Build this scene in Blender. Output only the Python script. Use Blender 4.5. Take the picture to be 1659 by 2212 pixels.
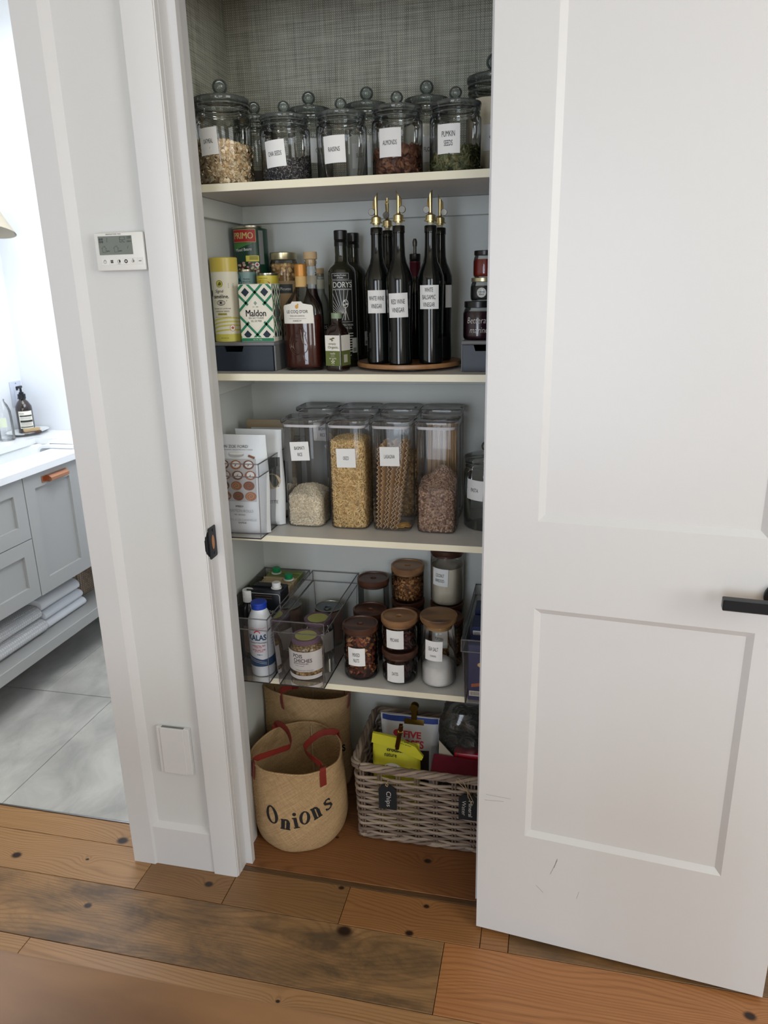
import bpy, bmesh, math, random
from math import sin, cos, pi, radians
from mathutils import Vector, Matrix, noise
import numpy as np

S = bpy.context.scene
for _o in list(bpy.data.objects): bpy.data.objects.remove(_o)
C = S.collection

# ---------------------------------------------------------------- camera
cam_d = bpy.data.cameras.new('camera'); cam = bpy.data.objects.new('camera', cam_d); C.objects.link(cam)
cam_d.sensor_fit = 'HORIZONTAL'; cam_d.sensor_width = 36.0; cam_d.lens = 1576.59*36/1659
_r = Vector((0.97595912, 0.21695406, -0.02085015)); _u = Vector((-0.04403688, 0.28997547, 0.95602039)); _f = Vector((-0.21345853, 0.93211864, -0.29255819))
cam.matrix_world = Matrix(((_r.x,_u.x,-_f.x,0),(_r.y,_u.y,-_f.y,0),(_r.z,_u.z,-_f.z,1.455),(0,0,0,1)))
cam_d.clip_start = .02
cam_d.dof.use_dof = True; cam_d.dof.focus_distance = 1.78; cam_d.dof.aperture_fstop = 10.0
S.camera = cam
# ---------------------------------------------------------------- world, lights, exposure
w = bpy.data.worlds.new('sky'); S.world = w; w.use_nodes = True
bg = w.node_tree.nodes['Background']; bg.inputs[0].default_value = (.80,.90,1.0,1); bg.inputs[1].default_value = 1.2
S.view_settings.view_transform = 'Standard'; S.view_settings.look = 'None'; S.view_settings.gamma = 1
S.view_settings.use_curve_mapping = False; S.view_settings.exposure = 0.0
def area(name, loc, target, sx, sy, e, col):
    l = bpy.data.lights.new(name, 'AREA'); l.shape = 'RECTANGLE'; l.size = sx; l.size_y = sy; l.energy = e; l.color = col
    o = bpy.data.objects.new(name, l); C.objects.link(o); o.location = loc
    o.rotation_euler = (Vector(target)-Vector(loc)).to_track_quat('-Z','Y').to_euler(); return o
area('daylight_window_right', (1.35,-2.75,1.70), (1.35,0,1.70), 1.2, 1.5, 22, (.98,1.0,.97))
area('added_low_fill_left', (-.75,-2.75,1.15), (-.75,0,.85), 1.2, 2.1, 50, (.79,.88,1.0))  # added cool fill reaching low, lifts the lower walls; the glazed door is invented
area('added_side_key', (2.34,-.55,1.75), (0,-.2,1.6), 1.3, 1.5, 38, (.99,1.0,.95))  # added key light from an unseen side window, brightens the bevels
area('bathroom_ceiling_light', (-1.6,2.2,2.5), (-1.6,2.2,0), .9, .9, 14, (.93,.96,1.0))
area('bathroom_added_side_fill', (-1.06,2.2,1.75), (-2.3,2.3,1.3), .9, 1.0, 16, (.93,.96,1.0))  # added fill in front of a solid wall, brightens the vanity

# ---------------------------------------------------------------- helpers
def lin(c):
    f = lambda x: x/12.92 if x <= .04045 else ((x+.055)/1.055)**2.4
    return tuple(f(v/255) for v in c)
MATS = {}
def nt(name):
    m = bpy.data.materials.new(name); m.use_nodes = True; t = m.node_tree
    return m, t.nodes, t.links, t.nodes['Principled BSDF']
def mat(name, col, rough=.5, metal=0, bump=0, bscale=200, var=0, vscale=8, spec=.5, coat=0, sheen=0):
    """procedural plain material; colour in sRGB 0-255, optional mottling and relief"""
    if name in MATS: return MATS[name]
    m, N, L, P = nt(name); c = lin(col)
    P.inputs['Base Color'].default_value = (*c,1); P.inputs['Roughness'].default_value = rough; P.inputs['Metallic'].default_value = metal
    P.inputs['Specular IOR Level'].default_value = spec
    if coat: P.inputs['Coat Weight'].default_value = coat; P.inputs['Coat Roughness'].default_value = .05
    tc = N.new('ShaderNodeTexCoord')
    if var or not bump:
        n = N.new('ShaderNodeTexNoise'); n.inputs['Scale'].default_value = vscale; n.inputs['Detail'].default_value = 3
        L.new(tc.outputs['Object'], n.inputs['Vector'])
        mx = N.new('ShaderNodeMix'); mx.data_type = 'RGBA'
        v = var or .03
        mx.inputs[6].default_value = (*[k*(1-v) for k in c],1); mx.inputs[7].default_value = (*[min(1,k*(1+v)) for k in c],1)
        L.new(n.outputs['Fac'], mx.inputs[0]); L.new(mx.outputs[2], P.inputs['Base Color'])
    if bump:
        n = N.new('ShaderNodeTexNoise'); n.inputs['Scale'].default_value = bscale; n.inputs['Detail'].default_value = 2
        L.new(tc.outputs['Object'], n.inputs['Vector'])
        b = N.new('ShaderNodeBump'); b.inputs['Strength'].default_value = bump; b.inputs['Distance'].default_value = .002
        L.new(n.outputs['Fac'], b.inputs['Height']); L.new(b.outputs[0], P.inputs['Normal'])
    MATS[name] = m; return m
def clear(name, tint=(.97,.98,.97), edge=(.42,.45,.43), refl=.9, rough=.02, ior=1.45, base=0.0, haze=(.8,.8,.8)):
    """thin clear glass or acrylic: light passes straight through, rims look darker because more glass lies in the way"""
    if name in MATS: return MATS[name]
    m = bpy.data.materials.new(name); m.use_nodes = True; t = m.node_tree; N, L = t.nodes, t.links; N.clear()
    out = N.new('ShaderNodeOutputMaterial'); tr = N.new('ShaderNodeBsdfTransparent'); gl = N.new('ShaderNodeBsdfGlossy'); mx = N.new('ShaderNodeMixShader')
    lw = N.new('ShaderNodeLayerWeight'); lw.inputs[0].default_value = .5
    pw = N.new('ShaderNodeMath'); pw.operation = 'POWER'; pw.inputs[1].default_value = 3.0
    cm = N.new('ShaderNodeMix'); cm.data_type = 'RGBA'; cm.inputs[6].default_value = (*tint,1); cm.inputs[7].default_value = (*edge,1)
    L.new(lw.outputs['Facing'], pw.inputs[0]); L.new(pw.outputs[0], cm.inputs[0]); L.new(cm.outputs[2], tr.inputs[0])
    fr = N.new('ShaderNodeFresnel'); fr.inputs[0].default_value = ior
    mu = N.new('ShaderNodeMath'); mu.operation = 'MULTIPLY'; mu.inputs[1].default_value = refl
    L.new(fr.outputs[0], mu.inputs[0]); L.new(mu.outputs[0], mx.inputs[0])
    gl.inputs['Roughness'].default_value = rough
    L.new(tr.outputs[0], mx.inputs[1]); L.new(gl.outputs[0], mx.inputs[2])
    last = mx
    if base:
        df = N.new('ShaderNodeBsdfDiffuse'); df.inputs[0].default_value = (*haze,1); m2 = N.new('ShaderNodeMixShader'); m2.inputs[0].default_value = base  # even haze mixed into the colour, imitates light scattered in thick glass
        L.new(mx.outputs[0], m2.inputs[1]); L.new(df.outputs[0], m2.inputs[2]); last = m2
    L.new(last.outputs[0], out.inputs[0]); MATS[name] = m; return m
def vcol(name, rough=.7, bump=0):
    """colour comes piece by piece from the grain's own colour attribute"""
    if name in MATS: return MATS[name]
    m, N, L, P = nt(name); a = N.new('ShaderNodeAttribute'); a.attribute_name = 'grain_colour'
    L.new(a.outputs['Color'], P.inputs['Base Color']); P.inputs['Roughness'].default_value = rough
    MATS[name] = m; return m
def weave_mat(name, ca, cb, pitch, diag=False, rough=.95, bump=.6, irregular=.5, streaks=.42):
    """two thread directions crossing, uneven like linen or burlap"""
    m, N, L, P = nt(name); tc = N.new('ShaderNodeTexCoord')
    mp = N.new('ShaderNodeMapping'); mp.inputs['Scale'].default_value = (1/pitch,)*3
    if diag: mp.inputs['Rotation'].default_value = (0,radians(35),0)
    L.new(tc.outputs['Object'], mp.inputs[0])
    ns = N.new('ShaderNodeTexNoise'); ns.inputs['Scale'].default_value = .35; ns.inputs['Detail'].default_value = 3
    L.new(mp.outputs[0], ns.inputs[0])
    ad = N.new('ShaderNodeVectorMath'); ad.operation = 'MULTIPLY_ADD'; ad.inputs[1].default_value = (irregular,)*3
    L.new(ns.outputs['Color'], ad.inputs[0]); L.new(mp.outputs[0], ad.inputs[2])
    sp = N.new('ShaderNodeSeparateXYZ'); L.new(ad.outputs[0], sp.inputs[0])
    def wv(sock, mul):
        a = N.new('ShaderNodeMath'); a.operation = 'MULTIPLY'; a.inputs[1].default_value = mul; L.new(sock, a.inputs[0])
        s = N.new('ShaderNodeMath'); s.operation = 'SINE'; L.new(a.outputs[0], s.inputs[0])
        return s.outputs[0]
    xy = N.new('ShaderNodeMath'); xy.operation = 'ADD'; L.new(sp.outputs['X'], xy.inputs[0]); L.new(sp.outputs['Y'], xy.inputs[1])
    a, b = wv(xy.outputs[0], 2*pi), wv(sp.outputs['Z'], 2*pi)
    # long streaks: threads of different tone
    def streak(scale):
        mm = N.new('ShaderNodeMapping'); mm.inputs['Scale'].default_value = scale; L.new(mp.outputs[0], mm.inputs[0])
        n = N.new('ShaderNodeTexNoise'); n.inputs['Scale'].default_value = 1; n.inputs['Detail'].default_value = 1; L.new(mm.outputs[0], n.inputs[0]); return n.outputs['Fac']
    s1, s2 = streak((1.0,1.0,.04)), streak((.05,.05,1.0))
    mul = N.new('ShaderNodeMath'); mul.operation = 'MULTIPLY'; L.new(a, mul.inputs[0]); L.new(b, mul.inputs[1])
    h = N.new('ShaderNodeMath'); h.operation = 'MULTIPLY_ADD'; h.inputs[1].default_value = .22; L.new(mul.outputs[0], h.inputs[0]); _ab = N.new('ShaderNodeMath'); _ab.operation='MULTIPLY_ADD'; _ab.inputs[1].default_value=.10; L.new(a,_ab.inputs[0]); _b2 = N.new('ShaderNodeMath'); _b2.operation='MULTIPLY'; _b2.inputs[1].default_value=.10; L.new(b,_b2.inputs[0]); L.new(_b2.outputs[0],_ab.inputs[2]); L.new(_ab.outputs[0],h.inputs[2])
    sa = N.new('ShaderNodeMath'); sa.operation = 'ADD'; L.new(s1, sa.inputs[0]); L.new(s2, sa.inputs[1]); _sm = N.new('ShaderNodeMath'); _sm.operation='MULTIPLY_ADD'; _sm.inputs[1].default_value=streaks; _sm.inputs[2].default_value=1.0-streaks; L.new(sa.outputs[0],_sm.inputs[0]); sa = _sm
    tot = N.new('ShaderNodeMath'); tot.operation = 'MULTIPLY_ADD'; tot.inputs[1].default_value = 1.0; L.new(sa.outputs[0], tot.inputs[0]); L.new(h.outputs[0], tot.inputs[2])
    rp = N.new('ShaderNodeMapRange'); rp.inputs[1].default_value = .65; rp.inputs[2].default_value = 1.4; L.new(tot.outputs[0], rp.inputs[0])
    cm = N.new('ShaderNodeMix'); cm.data_type = 'RGBA'; cm.inputs[6].default_value = (*lin(ca),1); cm.inputs[7].default_value = (*lin(cb),1)
    L.new(rp.outputs[0], cm.inputs[0]); L.new(cm.outputs[2], P.inputs['Base Color'])
    bu = N.new('ShaderNodeBump'); bu.inputs['Strength'].default_value = bump; bu.inputs['Distance'].default_value = pitch*.3
    L.new(rp.outputs[0], bu.inputs['Height']); L.new(bu.outputs[0], P.inputs['Normal'])
    P.inputs['Roughness'].default_value = rough; P.inputs['Specular IOR Level'].default_value = .2
    MATS[name] = m; return m
def wood_mat(name, ca, cb, scale=40, rough=.5, rings=False, axis='X', stretch=.08):
    """walnut, acacia: stretched grain"""
    if name in MATS: return MATS[name]
    m, N, L, P = nt(name); tc = N.new('ShaderNodeTexCoord'); mp = N.new('ShaderNodeMapping')
    sc = [1,1,1]; sc['XYZ'.index(axis)] = stretch; mp.inputs['Scale'].default_value = sc; L.new(tc.outputs['Object'], mp.inputs[0])
    n = N.new('ShaderNodeTexNoise'); n.inputs['Scale'].default_value = scale; n.inputs['Detail'].default_value = 6; n.inputs['Distortion'].default_value = .6
    L.new(mp.outputs[0], n.inputs[0])
    n2 = N.new('ShaderNodeTexNoise'); n2.inputs['Scale'].default_value = scale*.25; n2.inputs['Detail'].default_value = 2; L.new(mp.outputs[0], n2.inputs[0])
    av = N.new('ShaderNodeMath'); av.operation = 'ADD'; L.new(n.outputs['Fac'], av.inputs[0]); L.new(n2.outputs['Fac'], av.inputs[1])
    rp = N.new('ShaderNodeMapRange'); rp.inputs[1].default_value = .75; rp.inputs[2].default_value = 1.3; L.new(av.outputs[0], rp.inputs[0])
    cm = N.new('ShaderNodeMix'); cm.data_type = 'RGBA'; cm.inputs[6].default_value = (*lin(ca),1); cm.inputs[7].default_value = (*lin(cb),1)
    L.new(rp.outputs[0], cm.inputs[0]); L.new(cm.outputs[2], P.inputs['Base Color']); P.inputs['Roughness'].default_value = rough
    MATS[name] = m; return m

# --- geometry builders: every one returns (verts, faces)
def J(*gs):
    V, F = [], []
    for v, f in gs:
        k = len(V); V += list(v); F += [tuple(i+k for i in q) for q in f]
    return V, F
def box(x0,x1,y0,y1,z0,z1):
    return [(x0,y0,z0),(x1,y0,z0),(x1,y1,z0),(x0,y1,z0),(x0,y0,z1),(x1,y0,z1),(x1,y1,z1),(x0,y1,z1)], [(0,3,2,1),(4,5,6,7),(0,1,5,4),(1,2,6,5),(2,3,7,6),(3,0,4,7)]
def rbox(x0,x1,y0,y1,z0,z1,b=.003,seg=2):
    bm = bmesh.new(); V, F = box(x0,x1,y0,y1,z0,z1); vs = [bm.verts.new(v) for v in V]
    for f in F: bm.faces.new([vs[i] for i in f])
    bmesh.ops.bevel(bm, geom=list(bm.edges), offset=b, segments=seg, profile=.5, affect='EDGES')
    bm.verts.index_update(); r = [tuple(v.co) for v in bm.verts], [tuple(v.index for v in f.verts) for f in bm.faces]; bm.free(); return r
def lathe(prof, seg=32, sx=1, sy=1, n=2, closed=True):
    """profile [(r,z)] round the z axis; n>2 makes rounded squares"""
    V, F = [], []
    for r, z in prof:
        for k in range(seg):
            a = 2*pi*(k+.5)/seg; c, s = cos(a), sin(a)
            q = (abs(c)**n+abs(s)**n)**(-1/n) if n != 2 else 1
            V.append((r*c*q*sx, r*s*q*sy, z))
    m = len(prof)
    for i in range(m-1):
        for k in range(seg):
            k2 = (k+1) % seg
            F.append((i*seg+k, i*seg+k2, (i+1)*seg+k2, (i+1)*seg+k))
    if closed:
        if prof[0][0] > 1e-5: F.append(tuple(range(seg-1,-1,-1)))
        if prof[-1][0] > 1e-5: F.append(tuple((m-1)*seg+k for k in range(seg)))
    return V, F
def disc_cyl(r, z0, z1, seg=32, b=.001): return lathe([(r-b,z0),(r,z0+b),(r,z1-b),(r-b,z1)], seg)
def tube(path, r, seg=8, closed=False, cap=True, flat=None):
    P = [Vector(p) for p in path]; n = len(P); V, F = [], []
    rr = r if hasattr(r,'__len__') else [r]*n
    up = Vector((0,0,1)); prev = None
    for i, p in enumerate(P):
        a = P[(i-1) % n] if (closed or i > 0) else P[i]; b = P[(i+1) % n] if (closed or i < n-1) else P[i]
        t = (b-a).normalized()
        if prev is None:
            x = t.cross(up)
            if x.length < .1: x = t.cross(Vector((1,0,0)))
        else: x = prev - t*prev.dot(t)
        x.normalize(); prev = x; y = t.cross(x)
        for k in range(seg):
            an = 2*pi*k/seg
            ka, kb = (1,1) if flat is None else flat
            V.append(tuple(p + x*cos(an)*rr[i]*ka + y*sin(an)*rr[i]*kb))
    for i in range(n if closed else n-1):
        j = (i+1) % n
        for k in range(seg):
            k2 = (k+1) % seg; F.append((i*seg+k, i*seg+k2, j*seg+k2, j*seg+k))
    if cap and not closed: F.append(tuple(range(seg-1,-1,-1))); F.append(tuple((n-1)*seg+k for k in range(seg)))
    return V, F
def prism(poly, axis, a, b):
    """polygon of 2-D points pushed along an axis from a to b"""
    n = len(poly); V = []
    for d in (a, b):
        for p, q in poly: V.append({'x':(d,p,q),'y':(p,d,q),'z':(p,q,d)}[axis])
    F = [tuple(range(n)), tuple(range(2*n-1,n-1,-1))] + [(i,(i+1)%n+0,(i+1)%n+n,i+n) for i in range(n)]
    return V, F
def ribbon(path, t, y0, y1, ny=1):
    """a sheet of thickness t following path (x,z), spanning y0..y1"""
    n = len(path); L_, R_ = [], []
    for i in range(n):
        a = Vector(path[max(i-1,0)]); b = Vector(path[min(i+1,n-1)]); d = (b-a).normalized(); nn = Vector((-d.y,d.x))
        L_.append(Vector(path[i])+nn*t/2); R_.append(Vector(path[i])-nn*t/2)
    return prism([tuple(p) for p in L_]+[tuple(p) for p in reversed(R_)], 'y', y0, y1)
def mv(g, d=(0,0,0), rz=0, rx=0, ry=0, s=1):
    M = Matrix.Translation(d) @ Matrix.Rotation(rz,4,'Z') @ Matrix.Rotation(ry,4,'Y') @ Matrix.Rotation(rx,4,'X')
    sc = s if hasattr(s,'__len__') else (s,s,s)
    return [tuple(M @ Vector((v[0]*sc[0],v[1]*sc[1],v[2]*sc[2]))) for v in g[0]], g[1]
# --- objects
def mk(name, g, m, parent=None, smooth=35, label=None, kind=None, loc=None):
    me = bpy.data.meshes.new(name); me.from_pydata([tuple(v) for v in g[0]], [], [tuple(f) for f in g[1]]); me.validate()
    ms = m if isinstance(m, (list,tuple)) else [m]
    for q in ms: me.materials.append(q)
    bm = bmesh.new(); bm.from_mesh(me); bmesh.ops.recalc_face_normals(bm, faces=bm.faces); bm.to_mesh(me); bm.free()
    if smooth:
        me.polygons.foreach_set('use_smooth', [True]*len(me.polygons)); me.set_sharp_from_angle(angle=radians(smooth))
    o = bpy.data.objects.new(name, me); C.objects.link(o)
    if parent is not None: o.parent = parent
    if label: o['label'] = label
    if kind: o['kind'] = kind
    if loc is not None: o.location = loc
    return o
def tag(o, label, cat, group=None, kind=None):
    o['label'] = label; o['category'] = cat
    if group: o['group'] = group
    if kind: o['kind'] = kind
    return o
def thing(name, label, cat, loc=(0,0,0), rz=0, group=None):
    o = bpy.data.objects.new(name, None); C.objects.link(o); o.location = loc; o.rotation_euler = (0,0,rz); o.empty_display_size = .02
    return tag(o, label, cat, group)
def struct(name, g, m, parent=None, smooth=35):
    o = mk(name, g, m, parent, smooth)
    if parent is None: o['kind'] = 'structure'
    return o
def copy_tree(o, parent=None):
    c = o.copy(); C.objects.link(c)
    if parent is not None: c.parent = parent
    for ch in [q for q in bpy.data.objects if q.parent is o]: copy_tree(ch, c)
    return c
def dup(root, loc, rz, label, group=None):
    c = copy_tree(root); c.location = loc; c.rotation_euler = (0,0,rz); c['label'] = label
    if group: c['group'] = group
    return c
# --- print on surfaces.  surf(x,z,l) -> 3-D point, l = print layer
def flat(y=0): return lambda x,z,l=1: (x, y-.0002*l, z)
def cyl(R, a0=0): return lambda x,z,l=1: (sin(x/R+a0)*(R+.0002*l), -cos(x/R+a0)*(R+.0002*l), z)
def patch(x0,x1,z0,z1,surf,l=1,n=8,m=1):
    V = [surf(x0+(x1-x0)*i/n, z0+(z1-z0)*j/m, l) for j in range(m+1) for i in range(n+1)]
    F = [(j*(n+1)+i, j*(n+1)+i+1, (j+1)*(n+1)+i+1, (j+1)*(n+1)+i) for j in range(m) for i in range(n)]
    return V, F
def clip(poly, x0,x1,z0,z1):
    for ax, lim, sg in ((0,x0,1),(0,x1,-1),(1,z0,1),(1,z1,-1)):
        out = []
        for i in range(len(poly)):
            a, b = poly[i-1], poly[i]; ia, ib = sg*(a[ax]-lim) >= 0, sg*(b[ax]-lim) >= 0
            if ia != ib:
                t = (lim-a[ax])/(b[ax]-a[ax]); out.append((a[0]+t*(b[0]-a[0]), a[1]+t*(b[1]-a[1])))
            if ib: out.append(b)
        poly = out
        if not poly: return []
    return poly
def polys(ps, surf, l=1, box_=None):
    V, F = [], []
    for p in ps:
        if box_: p = clip(p, *box_)
        if len(p) < 3: continue
        k = len(V); V += [surf(x,z,l) for x,z in p]; F.append(tuple(range(k,k+len(p))))
    return V, F
def bar(x0,z0,x1,z1,t):
    d = Vector((x1-x0,z1-z0)).normalized()*t/2; n = Vector((-d.y,d.x))
    return [(x0-n.x,z0-n.y),(x1-n.x,z1-n.y),(x1+n.x,z1+n.y),(x0+n.x,z0+n.y)]
def blob(cx,cz,rx,rz,n=20): return [(cx+rx*cos(2*pi*k/n), cz+rz*sin(2*pi*k/n)) for k in range(n)]
_TC = {}
def glyphs(s, bold=0, shear=0):
    key = (s,bold,shear)
    if 'M' in s and bold:   # offset outlines fold over on a capital M: thicken by doubling instead
        g, f = glyphs(s, 0, shear); d = max(bold,0)*.5/max(1,len(s)*.6); V, F = [], []
        for q in ((-d,d) if d else (0,)): k = len(V); V += [((a+q+d)/(1+2*d),b) for a,b in g]; F += [tuple(i+k for i in t) for t in f]
        return V, F
    if key not in _TC:
        cu = bpy.data.curves.new('t','FONT'); cu.body = s; cu.resolution_u = 3; cu.offset = bold; cu.shear = shear; cu.fill_mode = 'FRONT'
        o = bpy.data.objects.new('t', cu); C.objects.link(o); dg = bpy.context.evaluated_depsgraph_get()
        me = bpy.data.meshes.new_from_object(o.evaluated_get(dg)); V = [tuple(v.co) for v in me.vertices]; F = [tuple(p.vertices) for p in me.polygons]
        bpy.data.objects.remove(o); bpy.data.curves.remove(cu); bpy.data.meshes.remove(me)
        if not V: V, F = [(0,0,0)], []
        xs = [v[0] for v in V]; ys = [v[1] for v in V]
        _TC[key] = ([((v[0]-min(xs))/max(max(xs)-min(xs),1e-6), (v[1]-min(ys))/max(max(ys)-min(ys),1e-6)) for v in V], F)
    return _TC[key]
def text(parent, lines, surf, m, bold=0, shear=0, l=3, name='lettering', warp=None, rot=0):
    """lines: (string, centre x, centre z, width, height); the letters' own outline fills that box"""
    V, F = [], []
    for s, cx, cz, w_, h_ in lines:
        g, f = glyphs(s, bold, shear); k = len(V)
        for a, b in g:
            x, z = (a-.5)*w_, (b-.5)*h_
            if rot: x, z = x*cos(rot)-z*sin(rot), x*sin(rot)+z*cos(rot)
            x += cx; z += cz
            if warp: x, z = warp(x,z)
            V.append(surf(x,z,l))
        F += [tuple(i+k for i in q) for q in f]
    me = bpy.data.meshes.new(name); me.from_pydata(V,[],F); me.materials.append(m)
    o = bpy.data.objects.new(name, me); C.objects.link(o); o.parent = parent; return o
def paper(parent, cx, cz, w_, h_, surf, lines, tilt=0, m=None, ink=None, name='paper_label'):
    """small white stuck-on label with hand-drawn capitals"""
    m = m or mat('white_paper',(236,236,236),.7); ink = ink or mat('black_ink',(30,30,30),.7)
    def s2(x,z,l=1):
        return surf(cx+x*cos(tilt)-z*sin(tilt), cz+x*sin(tilt)+z*cos(tilt), l)
    n = 8; V = [s2(-w_/2+w_*i/n, -h_/2+h_*j, 1+4*e) for e in (0,1) for j in (0,1) for i in range(n+1)]
    q = lambda e,j,i: e*2*(n+1)+j*(n+1)+i
    F = [(q(1,0,i),q(1,0,i+1),q(1,1,i+1),q(1,1,i)) for i in range(n)] + [(q(0,0,i),q(0,1,i),q(0,1,i+1),q(0,0,i+1)) for i in range(n)]
    F += [(q(0,0,i),q(0,0,i+1),q(1,0,i+1),q(1,0,i)) for i in range(n)] + [(q(0,1,i),q(1,1,i),q(1,1,i+1),q(0,1,i+1)) for i in range(n)] + [(q(0,0,0),q(1,0,0),q(1,1,0),q(0,1,0)),(q(0,0,n),q(0,1,n),q(1,1,n),q(1,0,n))]
    p = mk(name, (V,F), m, parent, 30)
    if lines: text(p, lines, s2, ink, bold=0, l=8)
    return p
# --- grain heaps
def grain_shape(kind):
    if kind == 'flake': return lathe([(.0,-.12),(.75,-.10),(1,.0),(.72,.12),(.0,.10)], 7, 1, .78)
    if kind == 'rice': return lathe([(.0,-1),(.22,-.6),(.28,0),(.22,.6),(.0,1)], 5)
    if kind == 'almond': return lathe([(.0,-1),(.42,-.7),(.62,-.15),(.45,.45),(.0,1)], 7, 1, .6)
    if kind == 'seed': return lathe([(.0,-1),(.45,-.45),(.5,.2),(.0,1)], 6, 1, .35)
    if kind == 'shell': return lathe([(.55,-.8),(.7,0),(.55,.8)], 7, closed=False)
    return lathe([(.0,-1),(.8,-.55),(1,.1),(.7,.7),(.0,1)], 6)
def heap(name, label, cat, loc, R, z0, top, kind, size, n, cols, core, sq=2, rnd=1, group=None, smooth=True, hollow=None):
    """a heap of grains in a jar: solid heart plus loose pieces at the glass and on top. top(x,y) = height"""
    rg = np.random.default_rng(rnd)
    def rad(a):
        if sq == 2: return 1.0
        return (abs(cos(a))**sq+abs(sin(a))**sq)**(-1/sq)
    G, GF = grain_shape(kind); G = np.array(G)
    off_, dep_, cor_ = {'flake':(.30,.55,.75),'rice':(.32,.45,.70),'seed':(.35,.6,.8)}.get(kind,(.75,.6,.95))
    pos = []
    tmax = max(top(R*x/4,R*y/4) for x in range(-4,5) for y in range(-4,5))
    while len(pos) < n:
        a = rg.uniform(0,2*pi); q = rad(a)
        if rg.random() < .62:
            r = (R-size*off_-rg.random()*size*dep_)*q; z = rg.uniform(z0+size*.6, tmax)
            x, y = r*cos(a), r*sin(a)
            if z > top(x,y): continue
        else:
            r = (R-size*.8)*q*math.sqrt(rg.random()); x, y = r*cos(a), r*sin(a); z = top(x,y)-rg.random()*size*.7
        pos.append((x,y,z))
    pos = np.array(pos)
    Q = rg.normal(size=(n,4)); Q /= np.linalg.norm(Q,axis=1)[:,None]; a,b,c,d = Q.T
    Rm = np.stack([1-2*(c*c+d*d),2*(b*c-a*d),2*(b*d+a*c),2*(b*c+a*d),1-2*(b*b+d*d),2*(c*d-a*b),2*(b*d-a*c),2*(c*d+a*b),1-2*(b*b+c*c)],1).reshape(n,3,3)
    sc = size*rg.uniform(.75,1.15,n)
    if kind in ('flake','seed','rice'):   # flat grains mostly lie against the glass
        nr = np.stack([pos[:,0],pos[:,1],np.zeros(n)],1)
        if sq > 3: nr = np.where(np.abs(pos[:,:1]) > np.abs(pos[:,1:2]), nr*(1,0,0), nr*(0,1,0))
        nr /= np.linalg.norm(nr,axis=1)[:,None]+1e-9; nr[pos[:,2] > tmax-size] += (0,0,1.5)
        nr += rg.normal(size=(n,3))*(.45 if kind != 'rice' else .25); nr /= np.linalg.norm(nr,axis=1)[:,None]
        tv = rg.normal(size=(n,3)); tv -= nr*(tv*nr).sum(1)[:,None]; tv /= np.linalg.norm(tv,axis=1)[:,None]; bv = np.cross(nr,tv)
        Rm = np.stack([tv,bv,nr],2) if kind == 'flake' else np.stack([bv,nr,tv],2)
    V = (np.einsum('nij,kj->nki', Rm, G)*sc[:,None,None]+pos[:,None,:]).reshape(-1,3)
    k = len(G); F = []
    for i in range(n):
        o_ = i*k; F += [tuple(j+o_ for j in f) for f in GF]
    cl = np.array([lin(q) for q in cols]); ci = cl[rg.integers(0,len(cols),n)]*rg.uniform(.75,1.2,(n,1)); CC = np.repeat(ci,k,0)
    # heart
    seg, rings = 32, 6; HV, HF = [], []
    Rc = R-size*cor_
    for s_ in range(seg):
        an = 2*pi*(s_+.5)/seg; HV.append((Rc*rad(an)*cos(an),Rc*rad(an)*sin(an),z0+.0005))
    for j in range(rings,-1,-1):
        for s_ in range(seg):
            an = 2*pi*(s_+.5)/seg; r = Rc*rad(an)*max(j,.02)/rings; x, y = r*cos(an), r*sin(an); HV.append((x,y,top(x,y)-size*.5))
    m_ = rings+2
    HF.append(tuple(range(seg-1,-1,-1)))
    for j in range(m_-1):
        for s_ in range(seg): HF.append((j*seg+s_, j*seg+(s_+1)%seg, (j+1)*seg+(s_+1)%seg, (j+1)*seg+s_))
    off = len(V); V = V.tolist()+HV; F += [tuple(i+off for i in f) for f in HF]
    CC = np.vstack([CC, np.tile(np.array(lin(core)),(len(HV),1))])
    me = bpy.data.meshes.new(name); me.from_pydata(V,[],F); at = me.color_attributes.new('grain_colour','FLOAT_COLOR','POINT')
    at.data.foreach_set('color', np.hstack([CC,np.ones((len(CC),1))]).ravel()); me.materials.append(vcol('grain_matter'))
    if smooth: me.polygons.foreach_set('use_smooth',[True]*len(me.polygons))
    o = bpy.data.objects.new(name, me); C.objects.link(o); o.location = loc
    tag(o, label, cat, group, 'stuff'); return o

# ---------------------------------------------------------------- shared materials
M_WALL = mat('white_wall_paint',(214,214,213),.55,bump=.08,bscale=350,var=.012,vscale=2)
M_TRIM = mat('white_trim_paint',(217,216,217),.38,bump=.05,bscale=500,var=.012,vscale=3)
M_DOOR = mat('white_door_paint',(215,214,215),.34,bump=.06,bscale=600,var=.015,vscale=2.5)
M_CLOSET = mat('closet_wall_paint',(202,205,201),.6,bump=.08,bscale=300,var=.03,vscale=5)
M_SHELF = mat('white_shelf_laminate',(208,206,204),.45,var=.02,vscale=6)
M_SHELFEDGE = mat('cream_shelf_edging',(238,232,208),.45)
M_BLACK = mat('matt_black_metal',(22,26,32),.38,metal=.3)
M_GLASS = clear('clear_glass',tint=(.98,.985,.98),edge=(.50,.53,.51)); M_GLID = clear('thick_clear_glass',tint=(.84,.87,.85),edge=(.30,.32,.31),refl=1.2,base=.10,haze=(.5,.54,.52))
M_KNOB = clear('solid_glass_knob',tint=(.70,.74,.72),edge=(.28,.31,.30),refl=1.7,base=.12,haze=(.42,.46,.44))
M_ACR = clear('clear_acrylic',tint=(.985,.983,.985),edge=(.72,.71,.72),refl=.75,base=.012)
M_ACRE = clear('acrylic_edge',tint=(.72,.70,.72),edge=(.30,.29,.30),refl=1.3,base=.10,haze=(.6,.58,.6))
M_GOLD = mat('brushed_gold_metal',(212,194,146),.28,metal=1)
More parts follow.
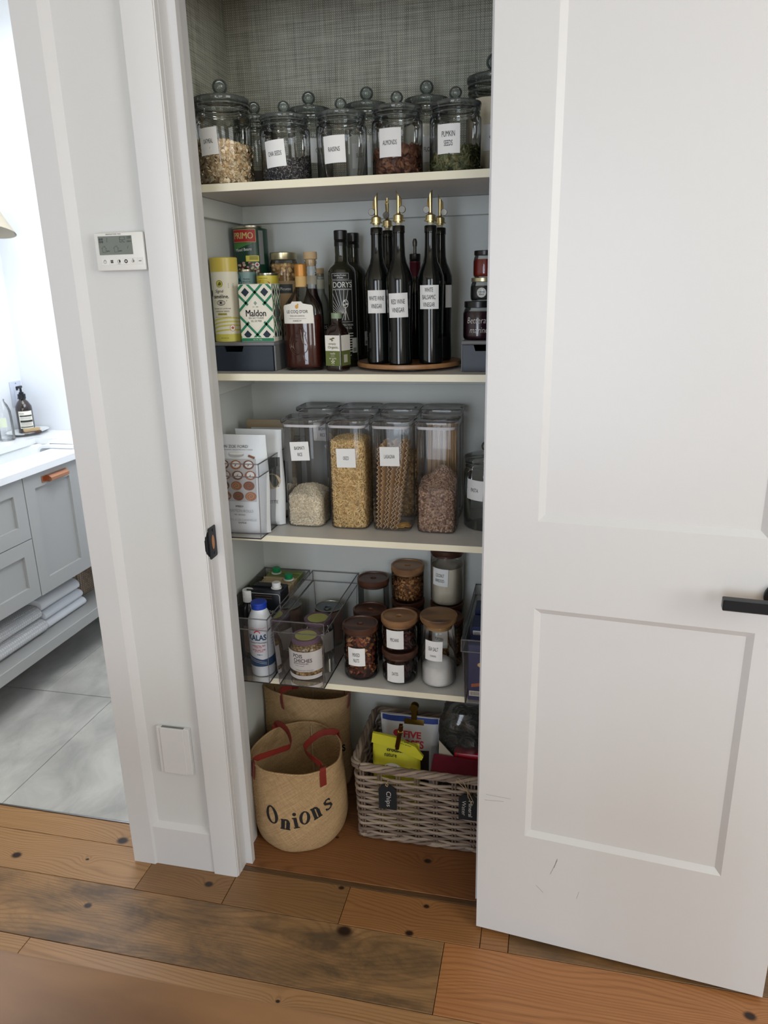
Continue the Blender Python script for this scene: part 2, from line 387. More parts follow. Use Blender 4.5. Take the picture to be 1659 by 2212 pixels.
M_INK = mat('black_ink',(30,30,30),.7); M_WHITE = mat('white_paper',(236,236,236),.7)

# ================================================================ STRUCTURE
ZS = [1.680, 1.2729, .8784, .4805]; XL, XR, YB, YF = -.808, -.036, 1.912, 1.6011
ZC = 2.6
# ---- floor boards
def plank_mat():
    m, N, L, P = nt('reclaimed_pine_floor')
    def at(n):
        a = N.new('ShaderNodeAttribute'); a.attribute_type = 'OBJECT'; a.attribute_name = n; return a
    def math_(op, a=None, b=None, c=None):
        x = N.new('ShaderNodeMath'); x.operation = op
        for i, q in enumerate((a,b,c)):
            if q is None: continue
            if isinstance(q,(int,float)): x.inputs[i].default_value = q
            else: L.new(q, x.inputs[i])
        return x.outputs[0]
    tc = N.new('ShaderNodeTexCoord'); geo = N.new('ShaderNodeNewGeometry')
    sp = N.new('ShaderNodeSeparateXYZ'); L.new(geo.outputs['Position'], sp.inputs[0])
    seed = at('seed').outputs['Fac']
    X, Y = sp.outputs['X'], sp.outputs['Y']
    cb = N.new('ShaderNodeCombineXYZ'); L.new(math_('MULTIPLY',X,1.6), cb.inputs[0]); L.new(math_('MULTIPLY',Y,7.0), cb.inputs[1]); L.new(seed, cb.inputs[2])
    n1 = N.new('ShaderNodeTexNoise'); n1.inputs['Scale'].default_value = 1.1; n1.inputs['Detail'].default_value = 1.0; L.new(cb.outputs[0], n1.inputs[0])
    g = math_('MULTIPLY_ADD', n1.outputs['Fac'], .16, Y)
    dark = None
    for kn in ('knot_a','knot_b'):
        k = at(kn); ks = N.new('ShaderNodeSeparateXYZ'); L.new(k.outputs['Vector'], ks.inputs[0])
        dx = math_('SUBTRACT',X,ks.outputs[0]); dy = math_('SUBTRACT',Y,ks.outputs[1])
        d = math_('SQRT', math_('ADD', math_('MULTIPLY',math_('MULTIPLY',dx,dx),.6), math_('MULTIPLY',dy,dy)))
        q = math_('DIVIDE', d, math_('ADD', ks.outputs[2], .0001))
        g = math_('ADD', g, math_('MULTIPLY', math_('EXPONENT', math_('MULTIPLY', q, -.42)), .045))
        t = N.new('ShaderNodeMapRange'); t.interpolation_type = 'SMOOTHSTEP'; t.inputs[1].default_value = .55; t.inputs[2].default_value = 1.35; t.inputs[3].default_value = 1; t.inputs[4].default_value = 0
        L.new(q, t.inputs[0]); dark = t.outputs[0] if dark is None else math_('MAXIMUM', dark, t.outputs[0])
    rings = math_('SINE', math_('MULTIPLY', g, 640.0))
    cf = N.new('ShaderNodeCombineXYZ'); L.new(math_('MULTIPLY',X,5), cf.inputs[0]); L.new(math_('MULTIPLY',Y,260), cf.inputs[1]); L.new(seed, cf.inputs[2])
    fine = N.new('ShaderNodeTexNoise'); fine.inputs['Scale'].default_value = 1; fine.inputs['Detail'].default_value = 3; L.new(cf.outputs[0], fine.inputs[0])
    r01 = math_('MULTIPLY_ADD', rings, .5, .5)
    gr = math_('ADD', math_('MULTIPLY', math_('POWER', r01, 3.0), .30), math_('MULTIPLY', fine.outputs['Fac'], .60))
    tint = at('tint')
    dk = N.new('ShaderNodeMix'); dk.data_type = 'RGBA'; dk.blend_type = 'MULTIPLY'; dk.inputs[0].default_value = 1
    L.new(tint.outputs['Color'], dk.inputs[6]); dk.inputs[7].default_value = (.46,.37,.30,1)
    lt = N.new('ShaderNodeMix'); lt.data_type = 'RGBA'; lt.blend_type = 'MULTIPLY'; lt.inputs[0].default_value = 1; L.new(tint.outputs['Color'], lt.inputs[6]); lt.inputs[7].default_value = (1.18,1.18,1.18,1)
    c1 = N.new('ShaderNodeMix'); c1.data_type = 'RGBA'; L.new(gr, c1.inputs[0]); L.new(lt.outputs[2], c1.inputs[6]); L.new(dk.outputs[2], c1.inputs[7])
    # blotchy dark stain
    cs = N.new('ShaderNodeCombineXYZ'); L.new(math_('MULTIPLY',X,.7), cs.inputs[0]); L.new(math_('MULTIPLY',Y,2.0), cs.inputs[1]); L.new(seed, cs.inputs[2])
    ns = N.new('ShaderNodeTexNoise'); ns.inputs['Scale'].default_value = 8; ns.inputs['Detail'].default_value = 7; ns.inputs['Roughness'].default_value = .68; ns.inputs['Distortion'].default_value = .5; L.new(cs.outputs[0], ns.inputs[0])
    mr = N.new('ShaderNodeMapRange'); mr.inputs[1].default_value = .36; mr.inputs[2].default_value = .66; L.new(ns.outputs['Fac'], mr.inputs[0])
    sf = math_('MULTIPLY', mr.outputs[0], at('stain').outputs['Fac'])
    c2 = N.new('ShaderNodeMix'); c2.data_type = 'RGBA'; L.new(sf, c2.inputs[0]); L.new(c1.outputs[2], c2.inputs[6]); c2.inputs[7].default_value = (*lin((88,70,52)),1)
    c3 = N.new('ShaderNodeMix'); c3.data_type = 'RGBA'; L.new(dark, c3.inputs[0]); L.new(c2.outputs[2], c3.inputs[6]); c3.inputs[7].default_value = (*lin((42,24,16)),1)
    L.new(c3.outputs[2], P.inputs['Base Color']); P.inputs['Roughness'].default_value = .36
    bu = N.new('ShaderNodeBump'); bu.inputs['Strength'].default_value = .12; bu.inputs['Distance'].default_value = .001; L.new(gr, bu.inputs['Height']); L.new(bu.outputs[0], P.inputs['Normal'])
    return m
M_PLANK = plank_mat()
GOLD_, ORANGE, BROWN, RED = (172,133,90), (156,110,68), (146,109,70), (178,123,77)
floor = struct('floor', box(-2.6,2.4,-2.9,2.98,-.06,-.021), mat('dark_subfloor',(40,30,22),.9))
rnd = random.Random(4)
def plank(x0,x1,y0,y1,tint,stain=0,ka=(9,9,.01),kb=(9,9,.01),dz=0):
    g = .0007
    V, F = [(x0+g,y0+g,-.02),(x1-g,y0+g,-.02),(x1-g,y1-g,-.02),(x0+g,y1-g,-.02),(x0+g,y0+g,-.001+dz),(x1-g,y0+g,-.001+dz),(x1-g,y1-g,-.001+dz),(x0+g,y1-g,-.001+dz),(x0+g+.001,y0+g+.001,dz),(x1-g-.001,y0+g+.001,dz),(x1-g-.001,y1-g-.001,dz),(x0+g+.001,y1-g-.001,dz)], [(0,1,5,4),(1,2,6,5),(2,3,7,6),(3,0,4,7),(4,5,9,8),(5,6,10,9),(6,7,11,10),(7,4,8,11),(8,9,10,11)]
    o = mk('floorboard', (V,F), M_PLANK, floor, 0)
    o['tint'] = lin(tint); o['stain'] = float(stain); o['seed'] = rnd.uniform(0,50); o['knot_a'] = tuple(map(float,ka)); o['knot_b'] = tuple(map(float,kb))
    return o
# closet floor and the two boards in front of it
CLO = (138,92,56)
plank(-.81,-.03,1.70,1.915,CLO,.1)
plank(-.81,-.03,1.4545,1.70,CLO,.12,(-.2594,1.5624,.008),(-.52,1.60,.004))
plank(-1.95,-1.03,1.4545,1.536,GOLD_,0,(-1.1042,1.4717,.013))
plank(-1.03,-.81,1.4545,1.536,GOLD_,0)
plank(-2.6,-1.95,1.4545,1.536,ORANGE,0); plank(-.03,2.4,1.4545,1.536,BROWN,0)
plank(-.74,-.10,1.4385,1.4545,(96,70,44),.5,dz=-.0004)
# row 1
plank(-2.6,-.98,1.3222,1.4545,GOLD_,.05,(-1.3606,1.366,.011),(-1.16,1.39,.004))
plank(-.98,-.74,1.3222,1.4545,BROWN,.22,(-.7984,1.3744,.009))
plank(-.74,-.4383,1.3222,1.4385,BROWN,.22,(-.46,1.43,.006))
plank(-.4383,-.10,1.3222,1.4385,ORANGE,0,(-.2388,1.4148,.006),(-.2657,1.3296,.008))
plank(-.10,-.0357,1.3222,1.4545,ORANGE,0)
plank(-.0357,2.4,1.3222,1.4545,BROWN,.8)
# row 2: wide stained board and reddish board
plank(-2.6,-.181,1.1415,1.3222,(164,127,86),.92,(-.4175,1.3055,.015),(-1.0657,1.2516,.008))
plank(-.181,2.4,1.1415,1.3222,RED,0,(.4626,1.2696,.01),(1.4,1.2,.01))
# row 3
plank(-2.6,-1.1455,.96,1.1415,GOLD_,0); plank(-1.1455,.62,.96,1.1415,(172,132,90),0,(-.5098,1.1042,.004)); plank(.62,2.4,.96,1.1415,BROWN,.3)
yy = .96
while yy > -2.85:
    y2 = yy-rnd.choice((.13,.18,.18)); bx = rnd.uniform(-1.3,1.2)
    plank(-2.6,bx,y2,yy,rnd.choice((GOLD_,ORANGE,BROWN)),rnd.choice((0,0,.5))); plank(bx,2.4,y2,yy,rnd.choice((GOLD_,ORANGE,RED)),0); yy = y2
# ---- bathroom tiles
def tile_mat():
    m, N, L, P = nt('grey_slate_tile'); tc = N.new('ShaderNodeTexCoord'); mp = N.new('ShaderNodeMapping'); mp.inputs['Scale'].default_value = (1,.6,1); mp.inputs['Rotation'].default_value = (0,0,.9)
    L.new(tc.outputs['Object'], mp.inputs[0])
    a = N.new('ShaderNodeTexNoise'); a.inputs['Scale'].default_value = 7; a.inputs['Detail'].default_value = 8; a.inputs['Roughness'].default_value = .62; a.inputs['Distortion'].default_value = .5; L.new(mp.outputs[0], a.inputs[0])
    r = N.new('ShaderNodeValToRGB'); r.color_ramp.elements[0].position = .34; r.color_ramp.elements[0].color = (*lin((166,165,160)),1); r.color_ramp.elements[1].position = .68; r.color_ramp.elements[1].color = (*lin((204,202,195)),1)
    L.new(a.outputs['Fac'], r.inputs[0]); L.new(r.outputs[0], P.inputs['Base Color']); P.inputs['Roughness'].default_value = .42
    b = N.new('ShaderNodeBump'); b.inputs['Strength'].default_value = .25; b.inputs['Distance'].default_value = .003; L.new(a.outputs['Fac'], b.inputs['Height']); L.new(b.outputs[0], P.inputs['Normal'])
    return m
M_TILE = tile_mat()
struct('trim_1', J(box(-1.95,-1.0,1.5365,1.5405,-.02,.0015)), mat('steel_edge_strip',(190,192,195),.25,metal=1))
grout = mk('grout', box(-2.36,-1.0,1.5405,2.96,-.021,-.0025), mat('grey_grout',(120,120,118),.9), floor, 0)
def tile(x0,x1,y0,y1):
    g = .0012; x0, x1 = max(x0,-2.35), min(x1,-1.0); y1 = min(y1,2.95)
    if x1-x0 > .02: mk('floor_tile', rbox(x0+g,x1-g,y0+g,y1-g,-.012,0,.001,1), M_TILE, floor, 0)
for r_, (y0,off) in enumerate(((1.5415,-1.55),(2.142,-1.25),(2.742,-1.55))):
    for k in range(-2,3): tile(off+.6*k-.6, off+.6*k, y0, y0+.6)
# ---- closet shell
M_PAPER = weave_mat('woven_grasscloth', (112,111,100), (216,215,198), .0050, irregular=.25, bump=.8)
wb = struct('wall_back', box(XL-.05,XR+.05,YB,YB+.05,0,ZC), M_CLOSET)
mk('wallpaper', box(XL,XR,YB-.001,YB+.001,1.70,ZC), M_PAPER, wb, 0, label='grey woven grasscloth wallpaper')
wcl = struct('wall_closet_left', box(XL-.05,XL,1.50,YB+.05,0,ZC), M_CLOSET)
mk('wallpaper', box(XL-.001,XL+.001,1.563,YB,1.70,ZC), M_PAPER, wcl, 0, label='grey woven grasscloth wallpaper')
wcr = struct('wall_closet_right', box(XR,XR+.05,1.50,YB+.05,0,ZC), M_CLOSET)
mk('wallpaper', box(XR-.001,XR+.001,1.563,YB,1.70,ZC), M_PAPER, wcr, 0, label='grey woven grasscloth wallpaper')
SHLAB = ['white shelf at the top holding the glass canister jars','white shelf holding oils vinegars cans and the maple turntable','white shelf holding tall clear square canisters','lowest white shelf holding wooden lidded jars and clear bins']
SHLAB[1] = 'white shelf holding oils, vinegars, cans and the round wooden turntable'
for i, z in enumerate(ZS):
    t = thing('closet_shelf', SHLAB[i], 'shelf', ((XL+XR)/2,(YF+YB)/2,z-.016), group=None)
    hw = (XR-XL)/2-.0005; hd = (YB-YF)/2
    mk('shelf_board', box(-hw,hw,-hd+.001,hd-.001,0,.016), M_SHELF, t, 0)
    mk('front_edging', rbox(-hw,hw,-hd-.0002,-hd+.001,.0001,.0159,.0003,1), M_SHELFEDGE, t, 0, label='cream edge banding')
    for nm, g in (('back_cleat', rbox(-hw,hw,hd-.019,hd-.001,-.043,-.0005,.001,1)), ('side_cleat', rbox(-hw,-hw+.018,-hd+.01,hd-.0195,-.043,-.0005,.001,1)), ('side_cleat', rbox(hw-.018,hw,-hd+.01,hd-.0195,-.043,-.0005,.001,1))):
        mk(nm, g, M_CLOSET, t, 0)
# ---- left wall pier: recessed panel between flat boards, casing, jamb
pier = struct('wall_left', box(-1.0298,-.80,1.430,1.5365,0,ZC), M_WALL)
def bevel_board(x0,x1,z0,z1,yf,yb,bl=0,br=0,bt=0):
    V = [(x0,yb,z0),(x1+br,yb,z0),(x1+br,yb,z1+bt),(x0,yb,z1+bt),(x0,yf,z0),(x1,yf,z0),(x1,yf,z1),(x0,yf,z1)]
    return V, [(0,1,2,3),(4,7,6,5),(0,4,5,1),(1,5,6,2),(2,6,7,3),(3,7,4,0)]
mk('corner_board', bevel_board(-1.0303,-.9703,0,ZC,1.4105,1.4305,br=.0155), M_TRIM, pier, 0)
struct('baseboard_left', bevel_board(-.9703,-.7988,0,.1170,1.4155,1.4305,bt=.011), M_TRIM)
casing = struct('trim_2', J(prism([(-.7990,1.4305),(-.7990,1.4105),(-.7385,1.4105),(-.7350,1.4125),(-.7350,1.4305)],'z',0,2.06), prism([(-.7378,1.4295),(-.7378,1.4135),(-.7330,1.4165),(-.7330,1.4295)],'z',0,2.05)), M_TRIM)
jl = struct('trim_3', J(box(-.7995,-.7318,1.4300,1.4624,0,2.045), box(-.7995,-.7141,1.4622,1.4790,0,2.045), box(-.8075,-.741,1.4790,1.5630,0,2.045)), M_TRIM)
jr = struct('trim_4', J(box(-.1160,-.036,1.4300,1.4624,0,2.045), box(-.1235,-.036,1.4624,1.4790,0,2.045), box(-.1160,-.036,1.4790,1.5630,0,2.045)), M_TRIM)
struct('trim_5', prism([(-.1130,1.4305),(-.1110,1.4110),(-.0500,1.4110),(-.0500,1.4305)],'z',0,2.06), M_TRIM)
struct('trim_6', J(box(-.7995,-.0500,1.4110,1.4305,2.0605,2.125), box(-.8075,-.036,1.4310,1.5630,2.0455,2.10)), M_TRIM)
struct('wall_front', J(box(-.80,-.036,1.4310,1.5635,2.10,ZC), box(-.036,2.4,1.4310,1.5365,0,ZC), box(-1.95,-1.03,1.4310,1.5365,2.10,ZC), box(-2.6,-1.95,1.4310,1.5365,0,ZC)), M_WALL)
# strike plate, wall control, blank plate
sp = thing('strike_plate', 'black latch strike plate on the left door jamb', 'latch plate', (-.7318,1.443,.9125))
mk('plate', prism([(-.019,-.034),(-.016,-.037),(.014,-.037),(.017,-.034),(.017,.034),(.014,.037),(-.016,.037),(-.019,.034)],'x',0,.0015), M_BLACK, sp, 0)
mk('lip', J(prism([(-.019,-.030),(-.019,.030),(-.026,.024),(-.031,.012),(-.031,-.012),(-.026,-.024)],'x',-.004,-.0005)), M_BLACK, sp, 0)
mk('latch_hole', prism([(.010*cos(a)*.62, .017*sin(a)) for a in [2*pi*k/20 for k in range(20)]],'x',.0015,.0019), mat('bare_wood',(186,132,98),.7), sp, 0, label='bare wood showing in the latch hole')
for z in (-.027,.027): mk('screw', mv(disc_cyl(.0035,0,.001,12,.0003),(.0015,.004,z),ry=pi/2), M_BLACK, sp)

vc = thing('fan_controller', 'white wall control with a grey screen and a row of buttons', 'thermostat', (-.8585,1.4300,1.5360))
w_, h_ = .1095, .0735
M_PLAS = mat('white_plastic',(226,225,222),.35)
mk('housing', rbox(-w_/2,w_/2,-.020,-.0002,-h_/2+.002,h_/2+.0015,.003,2), M_PLAS, vc)
mk('screen', box(-.045,.030,-.0209,-.0199,-.004,.0315), mat('grey_lcd',(118,124,118),.25), vc, 0)
sf = flat(-.021); M_LCD = mat('lcd_segment',(70,74,74),.5)
pr_ = []
pr_ += [blob(-.0385+.0035*cos(a),.0235+.0035*sin(a),.0024,.0024,8) for a in (.8,2.37,3.94,5.5)]
pr_ += [bar(-.0255,.0200,-.0250,.0235,.0009),bar(-.0250,.0245,-.0245,.028,.0009)]
def seg7(x,z,d,s=.0042):
    sg = {'6':'afgedc','2':'abged'}[d]; q = {'a':(0,s*2,s,s*2),'g':(0,s,s,s),'d':(0,0,s,0),'f':(0,s,0,s*2),'e':(0,0,0,s),'b':(s,s,s,s*2),'c':(s,0,s,s)}
    return [bar(x+q[k][0],z+q[k][1],x+q[k][2],z+q[k][3],.0008) for k in sg]
pr_ += seg7(.0035,.0195,'6',.0046)+seg7(.0105,.0195,'2',.0046)
for hx in (-.0335,-.0065):
    pr_ += [bar(hx-.004,.001,hx+.004,.001,.0005),bar(hx-.004,.001,hx-.004,.009,.0005),bar(hx+.004,.001,hx+.004,.009,.0005),bar(hx-.006,.008,hx,.0125,.0005),bar(hx,.0125,hx+.006,.008,.0005),bar(hx+.002,.011,hx+.003,.0135,.0006)]
pr_ += [bar(.0185,.007,.021,.012,.0008)]
mk('screen_symbols', polys(pr_, sf), M_LCD, vc, 0)
text(vc, [('OFF',.0245,.0275,.009,.005),('%RH',.0235,.0205,.009,.0032),('20%',-.0245,.003,.007,.0025),('60%',.003,.003,.007,.0025)], sf, M_LCD)
text(vc, [('VENTILATION  FAN',-.010,.0350,.034,.0022)], flat(-.0203), M_INK)
for k in range(6):
    b = mk('button', rbox(-.0425+.0158*k,-.0275+.0158*k,-.0207,-.0195,-.0235,-.0105,.0004,1), M_PLAS, vc, 0)
    cx, cz = -.035+.0158*k, -.017; s3 = flat(-.0209)
    ring = lambda r,t: [bar(cx+r*cos(a),cz+r*sin(a),cx+r*cos(a+.4),cz+r*sin(a+.4),t) for a in [k2*.4 for k2 in range(16)]]
    ic = {0: ring(.0032,.0005)+[bar(cx,cz,cx,cz+.0038,.0006)], 1:[blob(cx+.0022*cos(a),cz+.0022*sin(a),.0016,.0016,8) for a in (.8,2.37,3.94,5.5)], 2: ring(.003,.0006)+[blob(cx+.0015,cz+.0005,.0015,.003,8),bar(cx-.003,cz-.0048,cx+.003,cz-.0048,.0005)], 3: ring(.0028,.0020), 4: ring(.0026,.0005)+[bar(cx,cz+.003,cx,cz+.005,.0009),blob(cx+.0008,cz,.0009,.0018,8)], 5:[bar(cx-.003,cz,cx+.003,cz,.001)]}[k]
    mk('button_symbol', polys(ic,s3), M_INK, b, 0)
bp = thing('blank_plate', 'blank white rectangular vent plate low on the wall', 'wall plate', (-.8770,1.4300,.3570))
mk('cover', rbox(-.0440,.0440,-.012,-.0002,-.0660,.0660,.0012,1), M_TRIM, bp)
mk('face_panel', rbox(-.033,.030,-.0150,-.0115,-.0645,.0655,.0008,1), M_TRIM, bp)
mk('top_slot', box(-.030,.030,-.0112,-.004,.0655,.0664), mat('dark_gap',(120,120,118),.9), bp, 0)

# ---- door swung back against the wall on the right
AN = .10205
door = bpy.data.objects.new('door_1', None); C.objects.link(door); door.location = (-.1124,1.3706,.012); door.rotation_euler = (0,0,-AN); door['kind'] = 'structure'
DW, DH = .610, 2.03; P1 = (.1033,.5001,.2837,.8296); P2 = (.1033,.5001,1.0111,1.925); TH = .035
def door_slab():
    V, F = [], []
    def q(*p):
        k = len(V); V.extend(p); F.append((k,k+1,k+2,k+3))
    for y, rec, sgn in ((0,.0085,1),(TH,.0085,-1)):
        R_ = [(0,P1[0],0,DH),(P1[1],DW,0,DH),(P1[0],P1[1],0,P1[2]),(P1[0],P1[1],P1[3],P2[2]),(P1[0],P1[1],P2[3],DH)]
        for a,b,c,d in R_: q((a,y,c),(b,y,c),(b,y,d),(a,y,d))
        bw = .0125
        for a,b,c,d in (P1,P2):
            yi = y+rec*sgn
            o = [(a,y,c),(b,y,c),(b,y,d),(a,y,d)]; i_ = [(a+bw,yi,c+bw),(b-bw,yi,c+bw),(b-bw,yi,d-bw),(a+bw,yi,d-bw)]
            for k in range(4): q(o[k],o[(k+1)%4],i_[(k+1)%4],i_[k])
    q((0,0,0),(0,TH,0),(0,TH,DH),(0,0,DH)); q((DW,0,0),(DW,0,DH),(DW,TH,DH),(DW,TH,0)); q((0,0,0),(DW,0,0),(DW,TH,0),(0,TH,0)); q((0,0,DH),(0,TH,DH),(DW,TH,DH),(DW,0,DH))
    return V, F
def mk_raw(name, g, m, parent, **k):
    me = bpy.data.meshes.new(name); me.from_pydata(g[0],[],g[1]); me.materials.append(m)
    bm = bmesh.new(); bm.from_mesh(me); bmesh.ops.remove_doubles(bm, verts=bm.verts, dist=1e-5); bmesh.ops.recalc_face_normals(bm, faces=bm.faces); bm.to_mesh(me); bm.free()
    o = bpy.data.objects.new(name, me); C.objects.link(o); o.parent = parent; return o
mk_raw('door_frame', door_slab(), M_DOOR, door)
for a,b,c,d in (P1,P2): mk('door_panel', box(a+.0115,b-.0115,.0084,TH-.0084,c+.0115,d-.0115), M_DOOR, door, 0)
dhd = mk('door_handle', J(mv(rbox(-.100,.014,-.010,.010,-.0100,.0100,.0014,1),(.532,-.056,.905))), M_BLACK, door, label='square black lever handle')
mk('handle_rose', mv(disc_cyl(.0275,0,.009,40,.001),(.532,-.0002,.905),rx=pi/2), M_BLACK, dhd)
mk('handle_neck', mv(disc_cyl(.010,0,.042,20,.001),(.532,-.008,.905),rx=pi/2), M_BLACK, dhd)
for z in (.20,1.02,1.78):
    h = mk('hinge', J(mv(disc_cyl(.006,-.05,.05,14,.001),(-.0005,TH+.0005,z))), M_BLACK, door)
M_SCUFF = mat('grey_scuff',(150,147,145),.6)
scf = J(*[mv((prism(bar(*b), 'y', -.0003,.0002)),(0,0,0)) for b in ((.163,.196,.176,.236,.0009),(.170,.215,.176,.240,.0014),(.133,.157,.150,.141,.0006),(.222,.145,.226,.165,.0006),(.013,.357,.055,.362,.0006),(.016,.372,.070,.372,.0005))])
mk('scuff_mark', scf, M_SCUFF, door, 0, kind='stuff', label='faint grey scratches low on the door')

# ---- hall shell behind and around the camera
struct('ceiling', box(-2.6,2.4,-2.9,2.98,ZC,ZC+.05), mat('ceiling_warm_bounce_tint',(222,217,196),.8))  # unseen ceiling, warm tint added to bounce onto the upper walls
struct('wall_hall_left', box(-2.65,-2.6,-2.9,1.53,0,ZC), M_WALL)
struct('wall_hall_right', J(box(2.4,2.45,-2.9,-1.2,0,ZC),box(2.4,2.45,.1,1.53,0,ZC),box(2.4,2.45,-1.2,.1,0,1.0),box(2.4,2.45,-1.2,.1,2.5,ZC)), M_WALL)
struct('window_3', J(box(2.38,2.44,-1.2,-1.16,1.0,2.5),box(2.38,2.44,.06,.1,1.0,2.5),box(2.38,2.44,-1.16,.06,1.0,1.04),box(2.38,2.44,-1.16,.06,2.46,2.5)), M_TRIM)  # unseen window frame, added to go with the side key light
wins = [(-1.35,-.15),(.75,1.95)]
wf = [box(-2.6,-1.35,-2.9,-2.8,0,ZC), box(-.15,.75,-2.9,-2.8,0,ZC), box(1.95,2.4,-2.9,-2.8,0,ZC)]
for a,b in wins: wf += [box(a,b,-2.9,-2.8,0,.95 if a>0 else .05), box(a,b,-2.9,-2.8,2.45,ZC)]
struct('wall_rear', J(*wf), M_WALL)
for k,(a,b) in enumerate(wins):
    m_ = (a+b)/2; zl = .95 if a > 0 else .05  # left opening invented down to the floor, for cool light low down
    wd = struct('window_%d'%(k+1), J(box(a,a+.04,-2.87,-2.80,zl,2.45),box(b-.04,b,-2.87,-2.80,zl,2.45),box(a,b,-2.87,-2.80,zl,zl+.04),box(a,b,-2.87,-2.80,2.41,2.45),box(m_-.012,m_+.012,-2.86,-2.82,zl+.04,2.41)), M_TRIM)
# ---- foreground table
M_TABLE = wood_mat('maple_table_top',(112,78,50),(186,140,96),scale=7,rough=.4,stretch=.22)
tb = thing('dining_table', 'blurred wooden table top in the near left foreground', 'table', (-.75,.05,0))
mk('table_top', rbox(-1.05,.90,-.484,.484,.715,.75,.006,2), M_TABLE, tb)
mk('apron', J(box(-.95,.80,-.40,-.38,.63,.715),box(-.95,.80,.38,.40,.63,.715),box(-.95,-.93,-.40,.40,.63,.715),box(.78,.80,-.40,.40,.63,.715)), M_TABLE, tb, 0)
for x in (-.96,.81):
    for y in (-.39,.39): mk('leg', mv(lathe([(.020,0),(.032,.63),(.032,.714)],4),(x,y,0)), M_TABLE, tb, 0)

# ================================================================ BATHROOM
BX, BY = -2.34, 2.901
struct('wall_bath_left', box(BX-.05,BX,1.5365,2.98,0,ZC), mat('bathroom_white_paint',(228,232,238),.55,var=.01))
struct('wall_bath_back', box(BX-.05,-.86,BY,BY+.05,0,ZC), mat('bathroom_white_paint',(228,232,238)))
struct('wall_bath_right', box(-1.02,-.98,1.5365,BY,0,ZC), mat('bathroom_white_paint',(228,232,238)))
M_VAN = mat('grey_cabinet_paint',(168,168,165),.45,bump=.05,bscale=400,var=.012)
VX = -1.815
van = thing('bathroom_vanity', 'grey panelled bathroom vanity with an open bottom shelf', 'cabinet', ((BX+VX)/2,2.2,0))
def vp(g): return mv(g,(-(BX+VX)/2,-2.2,0))
mk('carcass', vp(J(box(BX+.001,VX-.021,1.72,BY-.002,.386,.404),box(BX+.001,BX+.018,1.72,BY-.002,.404,.8430),box(BX+.018,VX-.021,1.72,1.738,.404,.8430),box(BX+.018,VX-.021,BY-.020,BY-.002,.404,.8430),box(VX-.035,VX-.021,1.738,BY-.020,.404,.8430))), M_VAN, van, 0)
mk('bottom_shelf', vp(rbox(BX+.001,VX-.012,1.70,BY-.002,.145,.190,.002,1)), M_VAN, van, 0)
for y in (1.70,BY-.06): mk('leg', vp(J(box(VX-.067,VX-.022,y,y+.05,0,.1445),box(VX-.067,VX-.022,y,y+.05,.1905,.385))), M_VAN, van, 0)
mk('toe_board', vp(box(BX+.02,BX+.04,1.75,BY-.06,0,.1445)), M_VAN, van, 0)
def front(name, y0,y1,z0,z1, st):
    a,b,c,d = y0,y1,z0,z1
    g = J(box(VX-.020,VX,a,a+st,c,d),box(VX-.020,VX,b-st,b,c,d),box(VX-.020,VX,a+st,b-st,c,c+st),box(VX-.020,VX,a+st,b-st,d-st,d))
    o = mk(name, vp(g), M_VAN, van, 0); mk('recessed_panel', vp(box(VX-.018,VX-.010,a+st,b-st,c+st,d-st)), M_VAN, o, 0); return o
front('drawer',1.745,2.171,.6135,.840,.055); front('drawer',1.745,2.171,.386,.6105,.052)
dr = front('door',2.175,2.4880,.384,.840,.0555); front('door',2.491,2.84,.384,.840,.0555)
M_COP = mat('brushed_copper',(196,140,108),.28,metal=1)
mk('cup_handle', vp(mv(J(rbox(.0003,.004,-.073,.073,-.012,.012,.0015,1), prism([(.004,-.011),(.018,-.013),(.027,-.008),(.027,.003),(.016,.011),(.004,.012)],'y',-.050,.056)),(VX,2.3440,.8075))), M_COP, dr, 20, label='copper cup pull')
# counter with sink
CT0, CT1 = .8435, .868; SX0, SX1, SY0, SY1 = -2.165,-1.945,2.20,2.7135
M_QZ = mat('white_quartz',(236,238,240),.12,var=.01,vscale=6)
ct = thing('vanity_countertop', 'white quartz countertop with an undermount sink', 'countertop', ((BX-1.795)/2,2.3,CT0))
def cp(g): return mv(g,(-(BX-1.795)/2,-2.3,-CT0))
mk('slab', cp(J(box(BX+.001,SX0,1.71,BY-.001,CT0,CT1),box(SX1,-1.795,1.71,BY-.001,CT0,CT1),box(SX0,SX1,1.71,SY0,CT0,CT1),box(SX0,SX1,SY1,BY-.001,CT0,CT1))), M_QZ, ct, 0)
bs = lathe([(.98,0),(.96,-.02),(.90,-.10),(.80,-.125),(.1,-.13)],40,(SX1-SX0)/2+.012,(SY1-SY0)/2+.012,8,closed=False)
mk('sink_basin', mv(J(bs),((SX0+SX1)/2-(BX-1.795)/2,(SY0+SY1)/2-2.3,0)), mat('white_ceramic',(232,236,236),.12), ct, 60)
# things on the counter
cl = thing('folded_washcloth', 'white folded cloth hanging over the sink edge', 'towel', (-1.972,2.66,CT1))
M_TER = mat('white_terry',(238,240,243),.95,bump=.8,bscale=900,var=.02,vscale=30)
pth = [(-.035,-.035),(-.03,-.005),(-.015,.006),(.03,.007),(.07,.007),(.125,.007)]
mk('cloth', ribbon(pth,.010,-.14,.17), M_TER, cl, 60); mk('fold', mv(ribbon([(-.012,.005),(.0,.019),(.05,.0195),(.11,.0185)],.010,-.11,.15),(0,0,0)), M_TER, cl, 60)
pl = thing('soap_plate', 'shallow white oval plate under the soap bottle', 'plate', (-2.262,2.796,CT1))
mk('dish', mv(lathe([(.04,0),(.05,.003),(.080,.013),(.085,.016),(.081,.0165),(.046,.006),(.0,.005)],40,.86,1.22),(0,0,0),rz=-.1), mat('white_ceramic',(232,236,236)), pl, 60)
